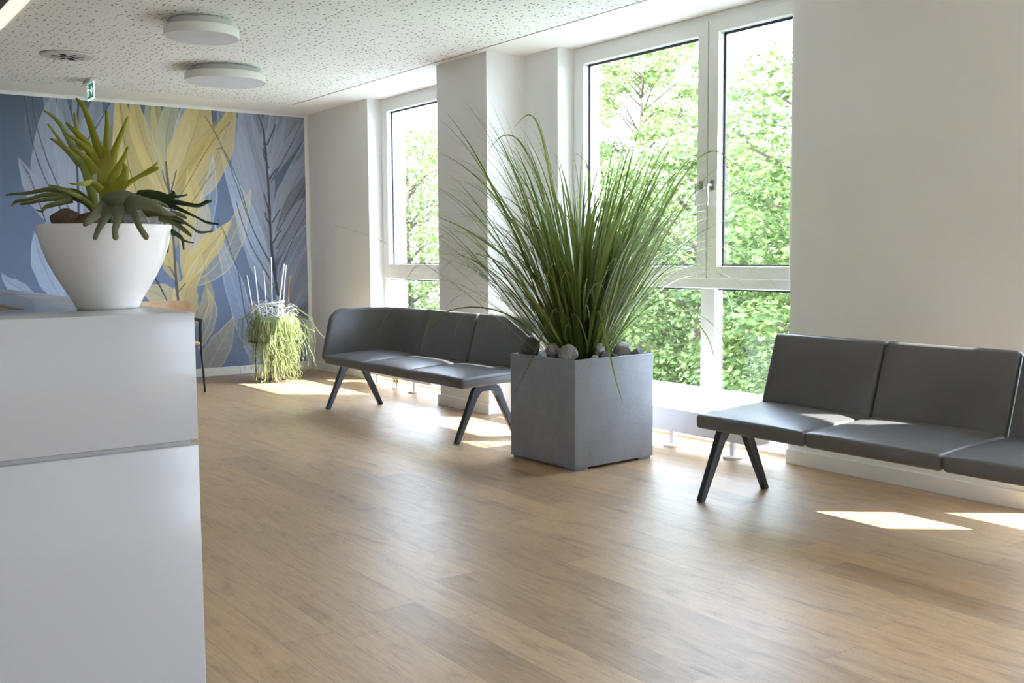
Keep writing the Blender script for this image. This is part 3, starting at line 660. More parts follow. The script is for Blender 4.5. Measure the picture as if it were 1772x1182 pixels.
def make_bench(name, loc, mods, frames, label, wrap=False):
    """loc: front right corner on the floor; modules run in +y from 0"""
    root = empty(name, loc); tag(root, label, 'bench', 'grey leather waiting benches along the windows')
    t = math.atan2(.022, .52); U = (math.cos(t), math.sin(t)); V = (-math.sin(t), math.cos(t))
    bt = math.atan2(.35, .105); BU = (math.cos(bt), math.sin(bt)); BV = (-math.sin(bt), math.cos(bt))
    n = len(mods)
    for i, (a, b) in enumerate(mods):
        g = .003
        last = wrap and i == n - 1
        s = cushion((.272, .413), U, V, .272, .034, a + g, b - g - (.035 if last else 0), .017, .020).build('seat_cushion', M['leather'], root, smooth=True)
        seam = MB()
        y1_ = b - g - (.04 if last else 0)
        seam.tube([(.003, a+.02, .418), (.001, (a+y1_)/2, .419), (.003, y1_-.02, .418)], .0016, 6)
        seam.tube([(.02, a+g-.0002, .4195), (.27, a+g-.0008, .431), (.50, a+g-.0002, .442)], .0016, 6)
        seam.build('seam', M['piping'], s)
        if not (wrap and i == n - 1):
            # back cushion: front face line (.478,.455)->(.583,.805)
            cx, cz = .478 + .095/2*1.1 , .62
            fx, fz = (.478+.583)/2 - .004, .622
            ox, oz = fx - BV[0]*.026, fz - BV[1]*.026
            s = cushion((ox, oz), BU, BV, .196, .024, a + g, b - g, .020, .015).build('back_cushion', M['leather'], root, smooth=True)
            seam = MB()
            ex, ez = ox + BU[0]*.196 + 0*BV[0], oz + BU[1]*.196
            seam.tube([(ex + BV[0]*.006, a+.03, ez + BV[1]*.006 - .001), (ex + BV[0]*.006, (a+b)/2, ez + BV[1]*.006), (ex + BV[0]*.006, b-.03, ez + BV[1]*.006 - .001)], .0015, 6)
            seam.build('seam', M['piping'], s)
    if wrap:
        a, b = mods[-1]
        # shell path in plan at the base (inner face) from the side front to the back cushion joint
        path = []
        yb, xb = b - .03, .478
        R_ = .26
        for k in (0, .004, .012, .025, .042, .062, .085, .11, .15, xb - R_): path.append((k, yb, 0, 1))
        for k in range(1, 10):
            th = k * PI/2/9
            path.append((xb - R_ + R_*math.sin(th), yb - R_ + R_*math.cos(th), math.sin(th), math.cos(th)))
        ye = a + .003
        for k in range(1, 6): path.append((xb, yb - R_ + (ye - (yb - R_)) * k/5, 1, 0))
        rings = []
        L = len(path)
        th_ = .046
        for i, (px, py, nx, ny) in enumerate(path):
            # vertical profile of the shell at this station
            d = px if ny == 1 else 1.0
            zt = .803; zb = .388 + (.04 if ny < .5 else 0)
            rc = .105
            if d < rc: zt = zt - rc + math.sqrt(max(0, rc*rc - (rc-d)**2)) * 1.0 if d > 0 else zt - rc
            zb0 = zb
            if d < .05: zb = zb + (.05 - math.sqrt(max(0, .05**2 - (.05-d)**2)))
            end = min(1, .35 + i*.35) if i < 3 else 1
            if i >= L - 2: end = .8 if i == L-1 else 1
            ring = []
            hh = (zt - zb)/2; zc = (zt + zb)/2
            hw = th_/2 * end
            prof = []
            for (p, q) in rrect(hw, hh, hw*.95, 4):
                prof.append((p, q))
            for (p, q) in prof:
                z = zc + q
                k = (z - .43)/.37
                lx = .105 * k * (1 if nx > .5 or True else 0); ly = .045 * k * ny
                off = th_/2 + p
                bulge = .012 * math.sin(max(0, min(1, k)) * PI)
                ox = px + nx*(off) + lx; oy = py + ny*(off) + ly
                if p < 0: ox -= nx*bulge; oy -= ny*bulge
                ring.append((ox, oy, z))
            rings.append(ring)
        # resample long side for bulge smoothness is not needed: add mid points
        def dens(r):
            out = []
            m = len(r)
            for i in range(m):
                p, q = r[i], r[(i+1) % m]
                out.append(p)
                if i in (4, 14):
                    for k in range(1, 7):
                        tt = k/7; z = p[2] + (q[2]-p[2])*tt
                        out.append((p[0]+(q[0]-p[0])*tt, p[1]+(q[1]-p[1])*tt, z))
            return out
        w = MB().loft([dens(r) for r in rings]).build('corner_back', M['leather'], root, smooth=True)
    # beam and cross members
    y0, y1 = mods[0][0], mods[-1][1]
    MB().box(.22, .30, frames[0], frames[-1], .352, .392, .004).box(.05, .50, frames[0]-.02, frames[0]+.02, .372, .394, .003).box(.05, .50, frames[-1]-.02, frames[-1]+.02, .372, .394, .003).build('beam', M['legmetal'], root)
    for fy in frames:
        # A-shaped leg pair: rounded bridge and two splayed legs
        br = MB()
        outer = [(.128, .300), (.150, .345), (.165, .362), (.185, .370), (.325, .370), (.345, .362), (.360, .345), (.382, .300)]
        inner = [(.330, .290), (.312, .318), (.300, .327), (.285, .330), (.225, .330), (.210, .327), (.198, .318), (.180, .290)]
        poly = outer + inner
        br.loft([[(px, fy - .0185, pz) for px, pz in poly], [(px, fy + .0185, pz) for px, pz in poly]])
        bo = autosmooth(br.build('leg_bridge', M['legmetal'], root))
        for (tx, bx) in ((.155, .018), (.355, .498)):
            MB().bar((tx + (0.0), fy, .298), (bx, fy, 0.0), .0275, .0198, .018, .016, (0, 1, 0)).build('leg', M['legmetal'], root, smooth=False)
    return root

make_bench('waiting_bench', (3.63, 1.52, 0), [(0, .65), (.65, 1.30), (1.30, 1.95)], (.06, 1.925),
           'grey leather bench without armrests against the plain wall, right of the planter')
make_bench('waiting_bench', (3.52, 5.385, 0), [(0, .672), (.672, 1.344), (1.344, 2.03)], (.10, 1.985),
           'grey leather bench with a rounded wrap-around end, standing beside the wall pillar', wrap=True)

# ------------------------------------------------------------------ concrete planter
pl = empty('concrete_planter', (3.597, 4.352, 0), math.radians(2.4)); tag(pl, 'large square grey concrete planter holding the tall grass', 'planter')
pw, pd, ph = .628, .580, .633
k = MB(); t_ = .016
# hollow body: outer shell, rim and inner walls as one mesh
o_ = [(0, 0), (pw, 0), (pw, pd), (0, pd)]; i_ = [(t_, t_), (pw-t_, t_), (pw-t_, pd-t_), (t_, pd-t_)]
bmm = bmesh.new()
def ringv(pts, z): return [bmm.verts.new((p[0], p[1], z)) for p in pts]
A, B_, C_, D_ = ringv(o_, .016), ringv(o_, ph), ringv(i_, ph), ringv(i_, .52)
for a, b in ((A, B_), (B_, C_), (C_, D_)):
    for j in range(4): bmm.faces.new((a[j], a[(j+1) % 4], b[(j+1) % 4], b[j]))
bmm.faces.new(A[::-1]); bmm.faces.new(D_)
bmesh.ops.recalc_face_normals(bmm, faces=bmm.faces)
bmesh.ops.bevel(bmm, geom=[e for e in bmm.edges if e.calc_face_angle(0) > .5], offset=.0045, segments=3, affect='EDGES', profile=.5)
k.frombm(bmm)
autosmooth(k.build('planter_body', M['concrete'], pl), 30)
for (cx, cy) in ((.012, .012), (pw-.112, .012), (.012, pd-.112), (pw-.112, pd-.112)):
    MB().box(cx, cx+.1, cy, cy+.1, 0, .018).build('foot', M['concrete'], pl)
sm = MB()
N = 14
vs = []; fs = []
for i in range(N+1):
    for j in range(N+1):
        x = t_ + (pw-2*t_)*i/N; y = t_ + (pd-2*t_)*j/N
        vs.append((x, y, .598 + .008*noise.noise(Vector((x*12, y*12, 0)))))
for i in range(N):
    for j in range(N):
        fs.append((i*(N+1)+j, (i+1)*(N+1)+j, (i+1)*(N+1)+j+1, i*(N+1)+j+1))
sm.add(vs, fs); sm.build('soil', M['soil'], pl, smooth=True)

def P2W(lx, ly):
    a = math.radians(2.4)
    return (3.597 + lx*math.cos(a) - ly*math.sin(a), 4.352 + lx*math.sin(a) + ly*math.cos(a))

def rock(name, loc, size, seed, mat, label, group=None, cat='stone'):
    bm = bmesh.new(); bmesh.ops.create_icosphere(bm, subdivisions=4, radius=1)
    rnd = random.Random(seed)
    planes = [(Vector((rnd.gauss(0,1), rnd.gauss(0,1), rnd.gauss(0,1))).normalized(), rnd.uniform(.62, .9)) for _ in range(9)]
    for v in bm.verts:
        p = v.co.copy()
        for nrm, d in planes:
            e = p.dot(nrm) - d
            if e > 0: p -= nrm * e * .85
        p *= 1 + .07*noise.noise(p*2.3 + Vector((seed*3.1, 0, 0))) + .03*noise.noise(p*7 + Vector((seed, 5, 0)))
        v.co = Vector((p.x*size[0], p.y*size[1], p.z*size[2]))
    zmin = min(v.co.z for v in bm.verts)
    for v in bm.verts: v.co.z -= zmin
    me = bpy.data.meshes.new(name); bm.to_mesh(me); bm.free()
    o = newobj(name, me, None, mat, True); o.location = loc; o.rotation_euler = (0, 0, rnd.uniform(0, 6))
    return tag(o, label, cat, group)

RG = 'stones on the soil of the concrete planter'
for i, (lx, ly, s, mt, lab) in enumerate([
    (.060, .46, (.055, .05, .062), 'rockdark', 'dark angular stone in the planter, the tallest at its left corner'),
    (.085, .27, (.052, .048, .048), 'rock', 'grey veined stone in the planter between the dark left one and the front one'),
    (.055, .115, (.046, .050, .050), 'rock', 'light grey rounded stone at the front corner of the planter, the largest one'),
    (.190, .045, (.028, .024, .022), 'rock', 'small flat stone just right of the large front stone in the planter'),
    (.285, .105, (.038, .032, .048), 'rock', 'mid-sized grey stone in the planter behind the drooping blade'),
    (.262, .044, (.030, .022, .030), 'rockdark', 'small dark stone against the right front rim of the planter'),
    (.345, .050, (.026, .022, .022), 'rockdark', 'tiny dark stone halfway along the right front rim of the planter'),
    (.475, .110, (.046, .042, .050), 'rock', 'grey stone toward the right corner of the planter, second largest there'),
    (.560, .060, (.034, .030, .030), 'rock', 'low grey stone nearest the right corner of the planter'),
    (.045, .53, (.024, .024, .024), 'rockdark', 'small dark stone behind the tallest stone in the planter'),
]):
    wx, wy = P2W(lx, ly)
    rock('stone', (wx, wy, .598), tuple(q*1.15 for q in s), 11+i, M[mt], lab, RG)

# ------------------------------------------------------------------ tall grass
def blade(mb, p, az, tilt, L, w, droop, rnd, n=11, twist=0.0):
    """V-folded tapering blade; bends under its weight"""
    pos = Vector(p); th = tilt; pts = []; ex = rnd.choice((1.6, 2.2, 3.6))
    ds = L/n
    for i in range(n+1):
        d = Vector((math.sin(th)*math.cos(az), math.sin(th)*math.sin(az), math.cos(th)))
        pts.append((pos.copy(), d))
        pos = pos + d*ds
        th += droop * (ex + 1) / n * ((i+1)/n)**ex
        th = min(th, PI*.97)
        az += rnd.uniform(-.03, .03)
    vs = []; fs = []
    for i, (q, d) in enumerate(pts):
        u = i/n
        ww = w * (0.55 + .45*min(1, u*5)) * max(.04, (1 - u**3.2))
        side = Vector((-math.sin(az + twist*u), math.cos(az + twist*u), 0))
        nrm = d.cross(side).normalized()
        vs += [tuple(q - side*ww/2 - nrm*ww*.12), tuple(q), tuple(q + side*ww/2 - nrm*ww*.12)]
        if i:
            b = (i-1)*3
            fs += [(b, b+1, b+4, b+3), (b+1, b+2, b+5, b+4)]
    mb.add(vs, fs)
rnd = random.Random(5)
GC = P2W(.315, .29)
gr = empty('ornamental_grass', (GC[0], GC[1], .60)); tag(gr, 'tall arching green ornamental grass growing in the concrete planter', 'plant')
g1, g2 = MB(), MB()
vx, vy = .806, -.589      # the picture's left to right direction on the floor
for i in range(430):
    # clumps: left fan, centre, right fan
    c = rnd.random()
    if c < .40: base = rnd.gauss(-.35, .33)
    elif c < .60: base = rnd.gauss(0, .25)
    else: base = rnd.gauss(.33, .20)
    lat = max(-1.0, min(.85, base))
    dep = rnd.gauss(0, .26)
    tilt = math.hypot(lat*.78, dep)
    az = math.atan2(lat*vy + dep*.806, lat*vx + dep*.589)
    r0 = min(.20, .04 + .2*tilt)
    px = lat*.17*vx + dep*.22*.589 + rnd.uniform(-.05, .05); py = lat*.17*vy + dep*.22*.806 + rnd.uniform(-.05, .05)
    L = rnd.uniform(.8, 1.55) * (1.0 - .08*abs(lat))
    if -.25 < lat < .12 : L *= .86
    if rnd.random() < .10: L *= 1.14
    dr = rnd.choice((.3, .5, .8, 1.2, 1.7)) * rnd.uniform(.7, 1.3)
    if -.5 < lat < -.12: L *= 1.13
    blade(g1, (px, py, 0), az, tilt*rnd.uniform(.8, 1.05), L, rnd.uniform(.012, .022), dr, rnd, 14, rnd.uniform(-.8, .8))
for i in range(170):       # thin hair-like leaf ends that curl over
    lat = rnd.uniform(-1.0, .95); dep = rnd.gauss(0, .35)
    tilt = math.hypot(lat*.7, dep*.8); az = math.atan2(lat*vy + dep*.806, lat*vx + dep*.589)
    blade(g2, (lat*.15*vx, lat*.15*vy, 0), az, tilt, rnd.uniform(.8, 1.7), rnd.uniform(.004, .008), rnd.uniform(1.2, 3.0), rnd, 16, rnd.uniform(-1, 1))
for i in range(70):        # broad ones whose tips curl right over
    lat = rnd.uniform(-.95, .85); dep = rnd.gauss(-.1, .3)
    tilt = math.hypot(lat*.75, dep); az = math.atan2(lat*vy + dep*.806, lat*vx + dep*.589)
    blade(g1, (lat*.15*vx, lat*.15*vy, 0), az, tilt*.9, rnd.uniform(.8, 1.5), rnd.uniform(.010, .016), rnd.uniform(1.4, 2.7), rnd, 18, rnd.uniform(-.6, .6))
for i in range(60):        # short drooping ones in front
    az = rnd.uniform(-2.7, -.6)
    blade(g2, (rnd.uniform(-.1, .1), rnd.uniform(-.1, .1), 0), az, rnd.uniform(.1, .6), rnd.uniform(.45, .85), rnd.uniform(.008, .014), rnd.uniform(1.2, 2.8), rnd, 14, rnd.uniform(-1, 1))
g1.build('grass_blades', M['grass'], gr)
g2.build('curling_blades', M['grasspale'], gr)
g3 = MB()
def hand_blade(pts, w):
    C = catmull(pts, 5); n = len(C)-1; vs = []; fs = []
    for i, q in enumerate(C):
        u = i/n; d = Vector(C[min(i+1, n)] - C[max(i-1, 0)]).normalized()
        side = Vector((vx, vy, 0)) - d*d.dot(Vector((vx, vy, 0))); side.normalize()
        if abs(d.x*vx + d.y*vy) > .75: side = d.cross(Vector((.589, .806, 0))).normalized()
        ww = w*(1-u**2.5)*(.6+.4*min(1, u*4)); nn = d.cross(side)
        vs += [tuple(Vector(q) - side*ww/2), tuple(Vector(q) + nn*ww*.1), tuple(Vector(q) + side*ww/2)]
        if i: b = (i-1)*3; fs += [(b, b+1, b+4, b+3), (b+1, b+2, b+5, b+4)]
    g3.add(vs, fs)
def gp(lat, z, toward=0.0):   # local point: lat metres to the picture's right, toward = metres toward the viewer
    return (lat*vx - toward*.589, lat*vy - toward*.806, z)
hand_blade([gp(0, 0), gp(-.07, .5), gp(-.17, 1.0), gp(-.24, 1.34), gp(-.31, 1.44), gp(-.40, 1.36)], .016)
hand_blade([gp(-.04, 0), gp(-.12, .55), gp(-.25, 1.05), gp(-.36, 1.28), gp(-.46, 1.32), gp(-.56, 1.22)], .015)
hand_blade([gp(-.02, 0), gp(-.02, .5), gp(.05, .95), gp(.03, 1.15), gp(-.04, 1.22)], .015)
hand_blade([gp(.02, 0), gp(.08, .5), gp(.17, .95), gp(.25, 1.08), gp(.33, 1.04)], .015)
hand_blade([gp(-.05, 0), gp(-.35, .5), gp(-.65, .75), gp(-.88, .86)], .015)
hand_blade([gp(.1, 0, .1), gp(.08, .30, .25), gp(.12, .12, .36), gp(.17, -.10, .40), gp(.21, -.23, .42)], .013)
hand_blade([gp(.1, 0), gp(.45, .35, .1), gp(.70, .18, .12), gp(.78, -.02, .12)], .010)
hand_blade([gp(-.1, 0, .1), gp(-.45, .28, .15), gp(-.78, .30, .15), gp(-.98, .10, .15)], .010)
hand_blade([gp(.1, 0), gp(.40, .7), gp(.62, 1.1), gp(.80, 1.22), gp(.98, 1.02)], .012)
hand_blade([gp(.1, 0), gp(.36, .62), gp(.52, 1.0), gp(.62, 1.16), gp(.70, 1.22)], .014)
hand_blade([gp(-.1, 0, .15), gp(-.16, .32, .32), gp(-.30, .05, .42), gp(-.42, -.18, .44)], .009)
g3.build('arching_blades', M['grass'], gr)

# ------------------------------------------------------------------ reception counter
ct = empty('reception_counter', (.749, 2.213, 0)); tag(ct, 'glossy white reception counter with a horizontal groove, in the left foreground', 'counter')
def ubox(mb, z0, z1, ins, r=.004):
    # front limb and right limb of the counter, seen from above; the right limb runs back along +y
    W0, D0, W1, D1 = -2.6, .40, -.262, 4.3
    mb2 = bmesh.new()
    pts = [(-ins, ins), (-ins, D1-ins), (W1+ins, D1-ins), (W1+ins, D0-ins), (W0+ins, D0-ins), (W0+ins, ins)]
    a = [mb2.verts.new((x, y, z0)) for x, y in pts]; b = [mb2.verts.new((x, y, z1)) for x, y in pts]
    mb2.faces.new(a[::-1]); mb2.faces.new(b)
    n = len(pts)
    for i in range(n): mb2.faces.new((a[i], a[(i+1) % n], b[(i+1) % n], b[i]))
    bmesh.ops.recalc_face_normals(mb2, faces=mb2.faces)
    bmesh.ops.bevel(mb2, geom=list(mb2.edges), offset=r, segments=2, affect='EDGES', profile=.5)
    return mb.frombm(mb2)
autosmooth(ubox(MB(), .8165, 1.10, 0).build('upper_block', M['counter'], ct), 30)
autosmooth(ubox(MB(), .04, .8065, 0).build('lower_block', M['counter'], ct), 30)
ubox(MB(), .80, .82, .014, .001).build('groove', M['counter'], ct)
ubox(MB(), 0, .045, .05, .002).build('plinth', M['canopy'], ct)
MB().box(-.274, -.2605, .41, 4.28, .74, 1.092).box(-2.58, -.262, .392, .406, .74, 1.092).build('inner_lining', M['counter_in'], ct)
MB().box(-2.58, -.276, .408, 1.05, .72, .745).box(-1.0, -.276, 1.05, 4.28, .72, .745).build('desk_surface', M['counter_in'], ct)

# bowl
bw = empty('plant_bowl', (.645, 2.515, 1.10)); tag(bw, 'white ceramic bowl with a narrow foot, standing on the counter corner', 'bowl')
prof = [(.0, .0), (.066, .0), (.071, .003), (.073, .010), (.079, .022), (.093, .045), (.112, .078), (.128, .110), (.140, .145), (.147, .175), (.1495, .194),
        (.1485, .1965), (.1455, .196), (.143, .180), (.137, .150), (.135, .148), (0, .148)]
autosmooth(MB().lathe(prof, 72).build('bowl_body', M['ceramic'], bw), 50)
MB().lathe([(.0, .149), (.134, .149), (.128, .168), (.0, .174)], 40).build('soil', M['soil'], bw, smooth=True)
BR = 'stones in the white bowl'
for i, (lx, ly, s, mt, lab) in enumerate([
    (-.072, .020, (.052, .042, .036), 'rockbrown', 'brown bark-like stone at the left rim of the white bowl'),
    (-.040, -.062, (.050, .036, .033), 'rockbrown', 'brown stone in the white bowl beside the fern crown'),
    (.040, -.078, (.044, .036, .038), 'rock', 'grey stone in the white bowl behind the drooping frond'),
    (.088, -.030, (.040, .036, .036), 'rock', 'grey stone at the right rim of the white bowl'),
    (.03, .07, (.045, .035, .034), 'rockdark', 'dark stone at the back of the white bowl'),
]):
    rock('stone', (.645+lx, 2.515+ly, 1.10 + .163), s, 41+i, M[mt], lab, BR)

# staghorn fern
sf = empty('staghorn_fern', (.645, 2.515, 1.27)); tag(sf, 'staghorn fern with lime upright antler fronds and dark drooping ones in the white bowl', 'plant')
cols = {'a': 'fern_lime', 'b': 'fern_pale', 'c': 'fern_olive', 'd': 'fern_pale', 'e': 'fern_grey', 'f': 'fern_dark', 'g': 'fern_olive', 'h': 'fern_dark'}
view = Vector((.586, .806, -.085))
for key, ribs in FERN:
    mb = MB()
    for r in ribs:
        C = catmull(r, 5)
        P = [(c[0], c[1], c[2] - .17) for c in C]; Wd = [max(.0008, c[3]/2) for c in C]
        # rounded tip
        d = np.array(P[-1]) - np.array(P[-2]); d = d/ (np.linalg.norm(d)+1e-9)
        for q, s in ((.5, .8), (.9, .35)):
            P.append(tuple(np.array(P[-1]) + d*Wd[len(C)-1]*q*.5)); Wd.append(Wd[len(C)-1]*s)
        vN = Vector((view.x + .25*math.sin(len(r)*1.7 + r[0][0]*90), view.y, view.z + .35)).normalized()
        rings = []
        for i, p in enumerate(P):
            t = Vector(P[min(i+1, len(P)-1)]) - Vector(P[max(i-1, 0)]); t.normalize()
            a = t.cross(vN); a = a.normalized() if a.length > 1e-5 else t.orthogonal().normalized(); b = t.cross(a)
            w = Wd[i]; h = min(.0018, w*.4)
            ring = []
            for ca, hs in ((-1, 0), (-.6, 1), (0, 1.15), (.6, 1), (1, 0), (.6, -1), (0, -1.15), (-.6, -1)):
                ring.append(tuple(Vector(p) + a*(w*ca) + b*(h*hs - w*.20*(ca*ca))))
            rings.append(ring)
        mb.loft(rings)
    autosmooth(mb.build('frond', M[cols[key]], sf), 40)
# basal crown the fronds grow from
mb = MB()
for i in range(6):
    a = i*PI/3
    mb.tube([(.0+.02*math.cos(a), .02*math.sin(a), -.012), (.012*math.cos(a), .012*math.sin(a), .03), (-.004, -.01, .07)], [.016, .014, .006], 8)
mb.build('crown', M['fern_olive'], sf, smooth=True)

# ------------------------------------------------------------------ plant stand, trailing plant, sticks
TS = (4.0, 9.50)
st = empty('side_table', (TS[0], TS[1], 0)); tag(st, 'small round black metal side table by the mural holding the trailing plant', 'table')
autosmooth(MB().lathe([(0, .383), (.25, .383), (.255, .386), (.255, .394), (.25, .397), (0, .397)], 48).build('tabletop', M['black'], st))
k = MB()
lp = [(-.19*vx, -.19*vy), (.19*vx, .19*vy), (-.17*.589 - .0, -.17*.806)]
ring = []
for i in range(3):
    a = lp[i]
    MB().tube([(a[0]*.9, a[1]*.9, .386), (a[0], a[1], .30), (a[0], a[1], .006)], .006, 8).build('leg', M['black'], st, smooth=True)
k.tube([(lp[0][0], lp[0][1], .008), (lp[2][0], lp[2][1], .008), (lp[1][0], lp[1][1], .008), (lp[0][0], lp[0][1], .008)], .006, 8)
k.build('base_ring', M['black'], st, smooth=True)
pt = empty('plant_pot', (TS[0], TS[1], .397)); tag(pt, 'pale glazed round pot on the black side table, half hidden by trailing stems', 'pot')
PC = (TS[0], TS[1])
autosmooth(MB().lathe([(0, 0), (.09, 0), (.10, .004), (.135, .05), (.172, .11), (.19, .17), (.196, .205), (.192, .208), (.186, .20), (.18, .17), (0, .165)], 48).build('pot_body', M['potgrey'], pt), 50)
MB().lathe([(0, .166), (.178, .166), (.172, .188), (0, .194)], 32).build('soil', M['soil'], pt, smooth=True)
rnd = random.Random(9)
tp = empty('trailing_cactus', (TS[0], TS[1], .585)); tag(tp, 'pale green trailing stem plant spilling from the pot to the floor', 'plant')
tm = MB()
for i in range(330):
    # most stems fall on the viewer's side, a little to the right of the middle
    if rnd.random() < .8: az = math.atan2(-.806, -.589) + rnd.gauss(.30, .52)
    else: az = rnd.uniform(0, 2*PI)
    ca, sa = math.cos(az), math.sin(az)
    lat = ca*vx + sa*vy
    j = lambda q: rnd.uniform(-q, q)
    r0 = rnd.uniform(.02, .15); rr = .20 + rnd.uniform(-.005, .05)
    if rnd.random() < .62 and -.35 < lat < .9: bottom = -.585 + rnd.uniform(.02, .20)
    else: bottom = -rnd.uniform(.10, .42)
    if lat < -.35: rr *= .9
    if lat < -.35: bottom = max(bottom, -rnd.uniform(.1, .4))
    top = rnd.uniform(.03, .06)
    pts = [(r0*ca, r0*sa, .0), (rr*.8*ca, rr*.8*sa, top), (rr*1.03*ca, rr*1.03*sa, .005)]
    x = rr*1.06*ca; y = rr*1.06*sa
    n = 7; drift = rnd.uniform(-.012, .016); dl = rnd.gauss(0, .008)
    for q in range(1, n+1):
        z = bottom*q/n
        x += j(.010) + drift*ca*.4 + dl*vx; y += j(.010) + drift*sa*.4 + dl*vy
        pts.append((x, y, z))
    sp3 = [tuple(q) for q in catmull(pts, 2)]
    tm.tube(sp3, .0020, 4)
    for b in range(rnd.choice((1, 2, 2, 3))):
        q = pts[rnd.randint(4, 9)]
        tm.tube([q, (q[0]+j(.035), q[1]+j(.035), max(-.56, q[2]-.03)), (q[0]+j(.055), q[1]+j(.055), max(-.57, q[2]-.09))], .0016, 4)
for i in range(26):     # loose wisps that stand out at the sides
    sgn = rnd.choice((-1, -1, 1)); l = rnd.uniform(.24, .40); zt = rnd.uniform(.03, .15)
    dz = rnd.uniform(-.52, -.15)
    o_y = rnd.uniform(-.12, .12)
    tm.tube([(sgn*.1*vx + o_y*.589, sgn*.1*vy + o_y*.806, 0), (sgn*l*.6*vx, sgn*l*.6*vy, zt), (sgn*l*vx, sgn*l*vy, zt*.2), (sgn*(l+.02)*vx, sgn*(l+.02)*vy, dz*.6), (sgn*(l)*vx, sgn*(l)*vy, dz)], .0018, 4)
hw = [(.12, 0), (.24, .12), (.34, .05), (.45, -.12), (.50, -.17)]
tm.tube([(a*vx, a*vy, z) for a, z in hw], .004, 5)
hw = [(.1, 0), (.22, .07), (.30, -.02), (.36, -.14), (.39, -.22)]
tm.tube([(a*vx, a*vy, z) for a, z in hw], .0035, 5)
tm.build('hanging_stems', M['rhipsalis'], tp)

tw = MB()
for i in range(52):
    a0 = rnd.uniform(0, 2*PI); r = rnd.uniform(.08, .22); z = rnd.uniform(.015, .16); da = rnd.uniform(.5, 1.6)
    pts = []
    for q in range(6):
        a = a0 + da*q/5; rr = r + .03*math.sin(q*1.7+i)
        pts.append((rr*math.cos(a), rr*math.sin(a), z + .035*math.sin(q*1.2 + i*.7) + rnd.uniform(-.01, .01)))
    tw.tube(pts, rnd.uniform(.002, .004), 5)
wr_ = tw.build('twig_wreath', M['stick'], None, smooth=True)
wr_.location = (TS[0], TS[1], .60); tag(wr_, 'tangled wreath of white twigs lying on top of the pot with trailing stems', 'wreath')

def stick(lat, back, z0, z1, lean, r, mat, label, name='wooden_stick', knots=False):
    x = TS[0] + lat*vx + back*.589; y = TS[1] + lat*vy + back*.806
    mb = MB()
    hgt = z1 - z0
    n = 7
    pts = []; rad = []
    for i in range(n+1):
        u = i/n
        pts.append((lean*u*vx, lean*u*vy, hgt*u)); rad.append(r*(1.0 + (.35 if knots and i % 2 else 0)))
    mb.tube(pts, rad, 7)
    o = mb.build(name, M[mat], None, smooth=True); o.location = (x, y, z0)
    return tag(o, label, 'stick', 'upright sticks in the trailing plant pot')
stick(-.165, -.09, .60, 1.04, -.065, .0065, 'stick', 'white upright stick furthest left in the trailing plant pot')
stick(-.125, -.03, .60, 1.13, -.045, .007, 'stick', 'white upright stick second from the left in the trailing plant pot')
stick(-.070, .03, .60, 1.085, -.025, .006, 'stick', 'short white stick between the two tall ones in the trailing plant pot')
stick(.0, -.07, .60, 1.215, .008, .0075, 'stick', 'tallest white upright stick in the trailing plant pot')
stick(.055, -.10, .60, 1.15, .085, .0075, 'stick', 'white stick leaning right in the trailing plant pot')
stick(.070, .05, .60, 1.135, .055, .006, 'stick', 'thin white stick just behind the right-leaning one in the pot')
stick(.10, .09, .60, 1.03, .05, .005, 'stickbrown', 'brown cane leaning right behind the white sticks', knots=True)
stick(-.17, .05, .60, 1.03, -.115, .004, 'stickbrown', 'dark thin cane leaning left of all the white sticks', knots=True)
for lab, (a, za), (b, zb) in (('white stick lying slantwise across the twig wreath', (-.217, .725), (.14, .79)), ('shorter white stick lying flat across the twig wreath below the slanting one', (-.02, .755), (.14, .742))):
    o = MB().tube([((a)*vx - .12*.589, a*vy - .12*.806, za), ((b)*vx - .12*.589, b*vy - .12*.806, zb)], .008, 7).build('wooden_stick', M['stick'], None, smooth=True)
    o.location = (TS[0], TS[1], 0); tag(o, lab, 'stick', 'sticks lying across the twig wreath')

# ------------------------------------------------------------------ chair by the mural
ch = empty('arm_chair', (2.90, 9.33, 0), math.radians(-8)); tag(ch, 'armchair with an oak back and black frame against the mural, mostly behind the counter', 'chair')
sx = .262
k = cushion((0, 0), (1, 0), (0, 1), .24, .012, -.24, .24, .012, 0)
for i, v in enumerate(k.v): k.v[i] = (v[0], v[1] - .02, v[2] + .445)
k.build('seat', M['chairwood'], ch, smooth=True)
# curved back shell with rounded corners
rings = []
for i in range(15):
    u = -1 + 2*i/14
    x = sx*u; yc = .245 - .05*u*u
    hh = .13 - (.03*(1 - math.sqrt(max(0, 1 - ((abs(u)-.88)/.12)**2))) if abs(u) > .88 else 0)
    zc = .685
    rings.append([(x, yc + dy - .05*(zz < 0)*.3, zc + hh*zz) for dy, zz in ((-.006, -1), (.006, -1), (.006, 1), (-.006, 1))])
MB().loft(rings).build('backrest', M['chairwood'], ch, smooth=False)
for s in (-1, 1):
    MB().tube([(s*.245, .20, .60), (s*.25, .20, .44), (s*.262, .27, .0)], [.011, .012, .009], 8).build('leg', M['black'], ch, smooth=True)
    MB().tube([(s*.255, -.21, .46), (s*.27, -.25, .0)], [.013, .009], 8).build('leg', M['black'], ch, smooth=True)
    MB().tube([(s*.25, .20, .64), (s*.268, .10, .648), (s*.27, -.10, .648), (s*.268, -.19, .640), (s*.262, -.20, .60), (s*.255, -.205, .45)], [.014, .019, .021, .021, .019, .016], 8, flat=.8).build('armrest', M['black'], ch, smooth=True)
MB().tube([(-.25, .20, .43), (-.25, -.21, .43), (.25, -.21, .43), (.25, .20, .43), (-.25, .20, .43)], .010, 8).build('seat_frame', M['black'], ch, smooth=True)

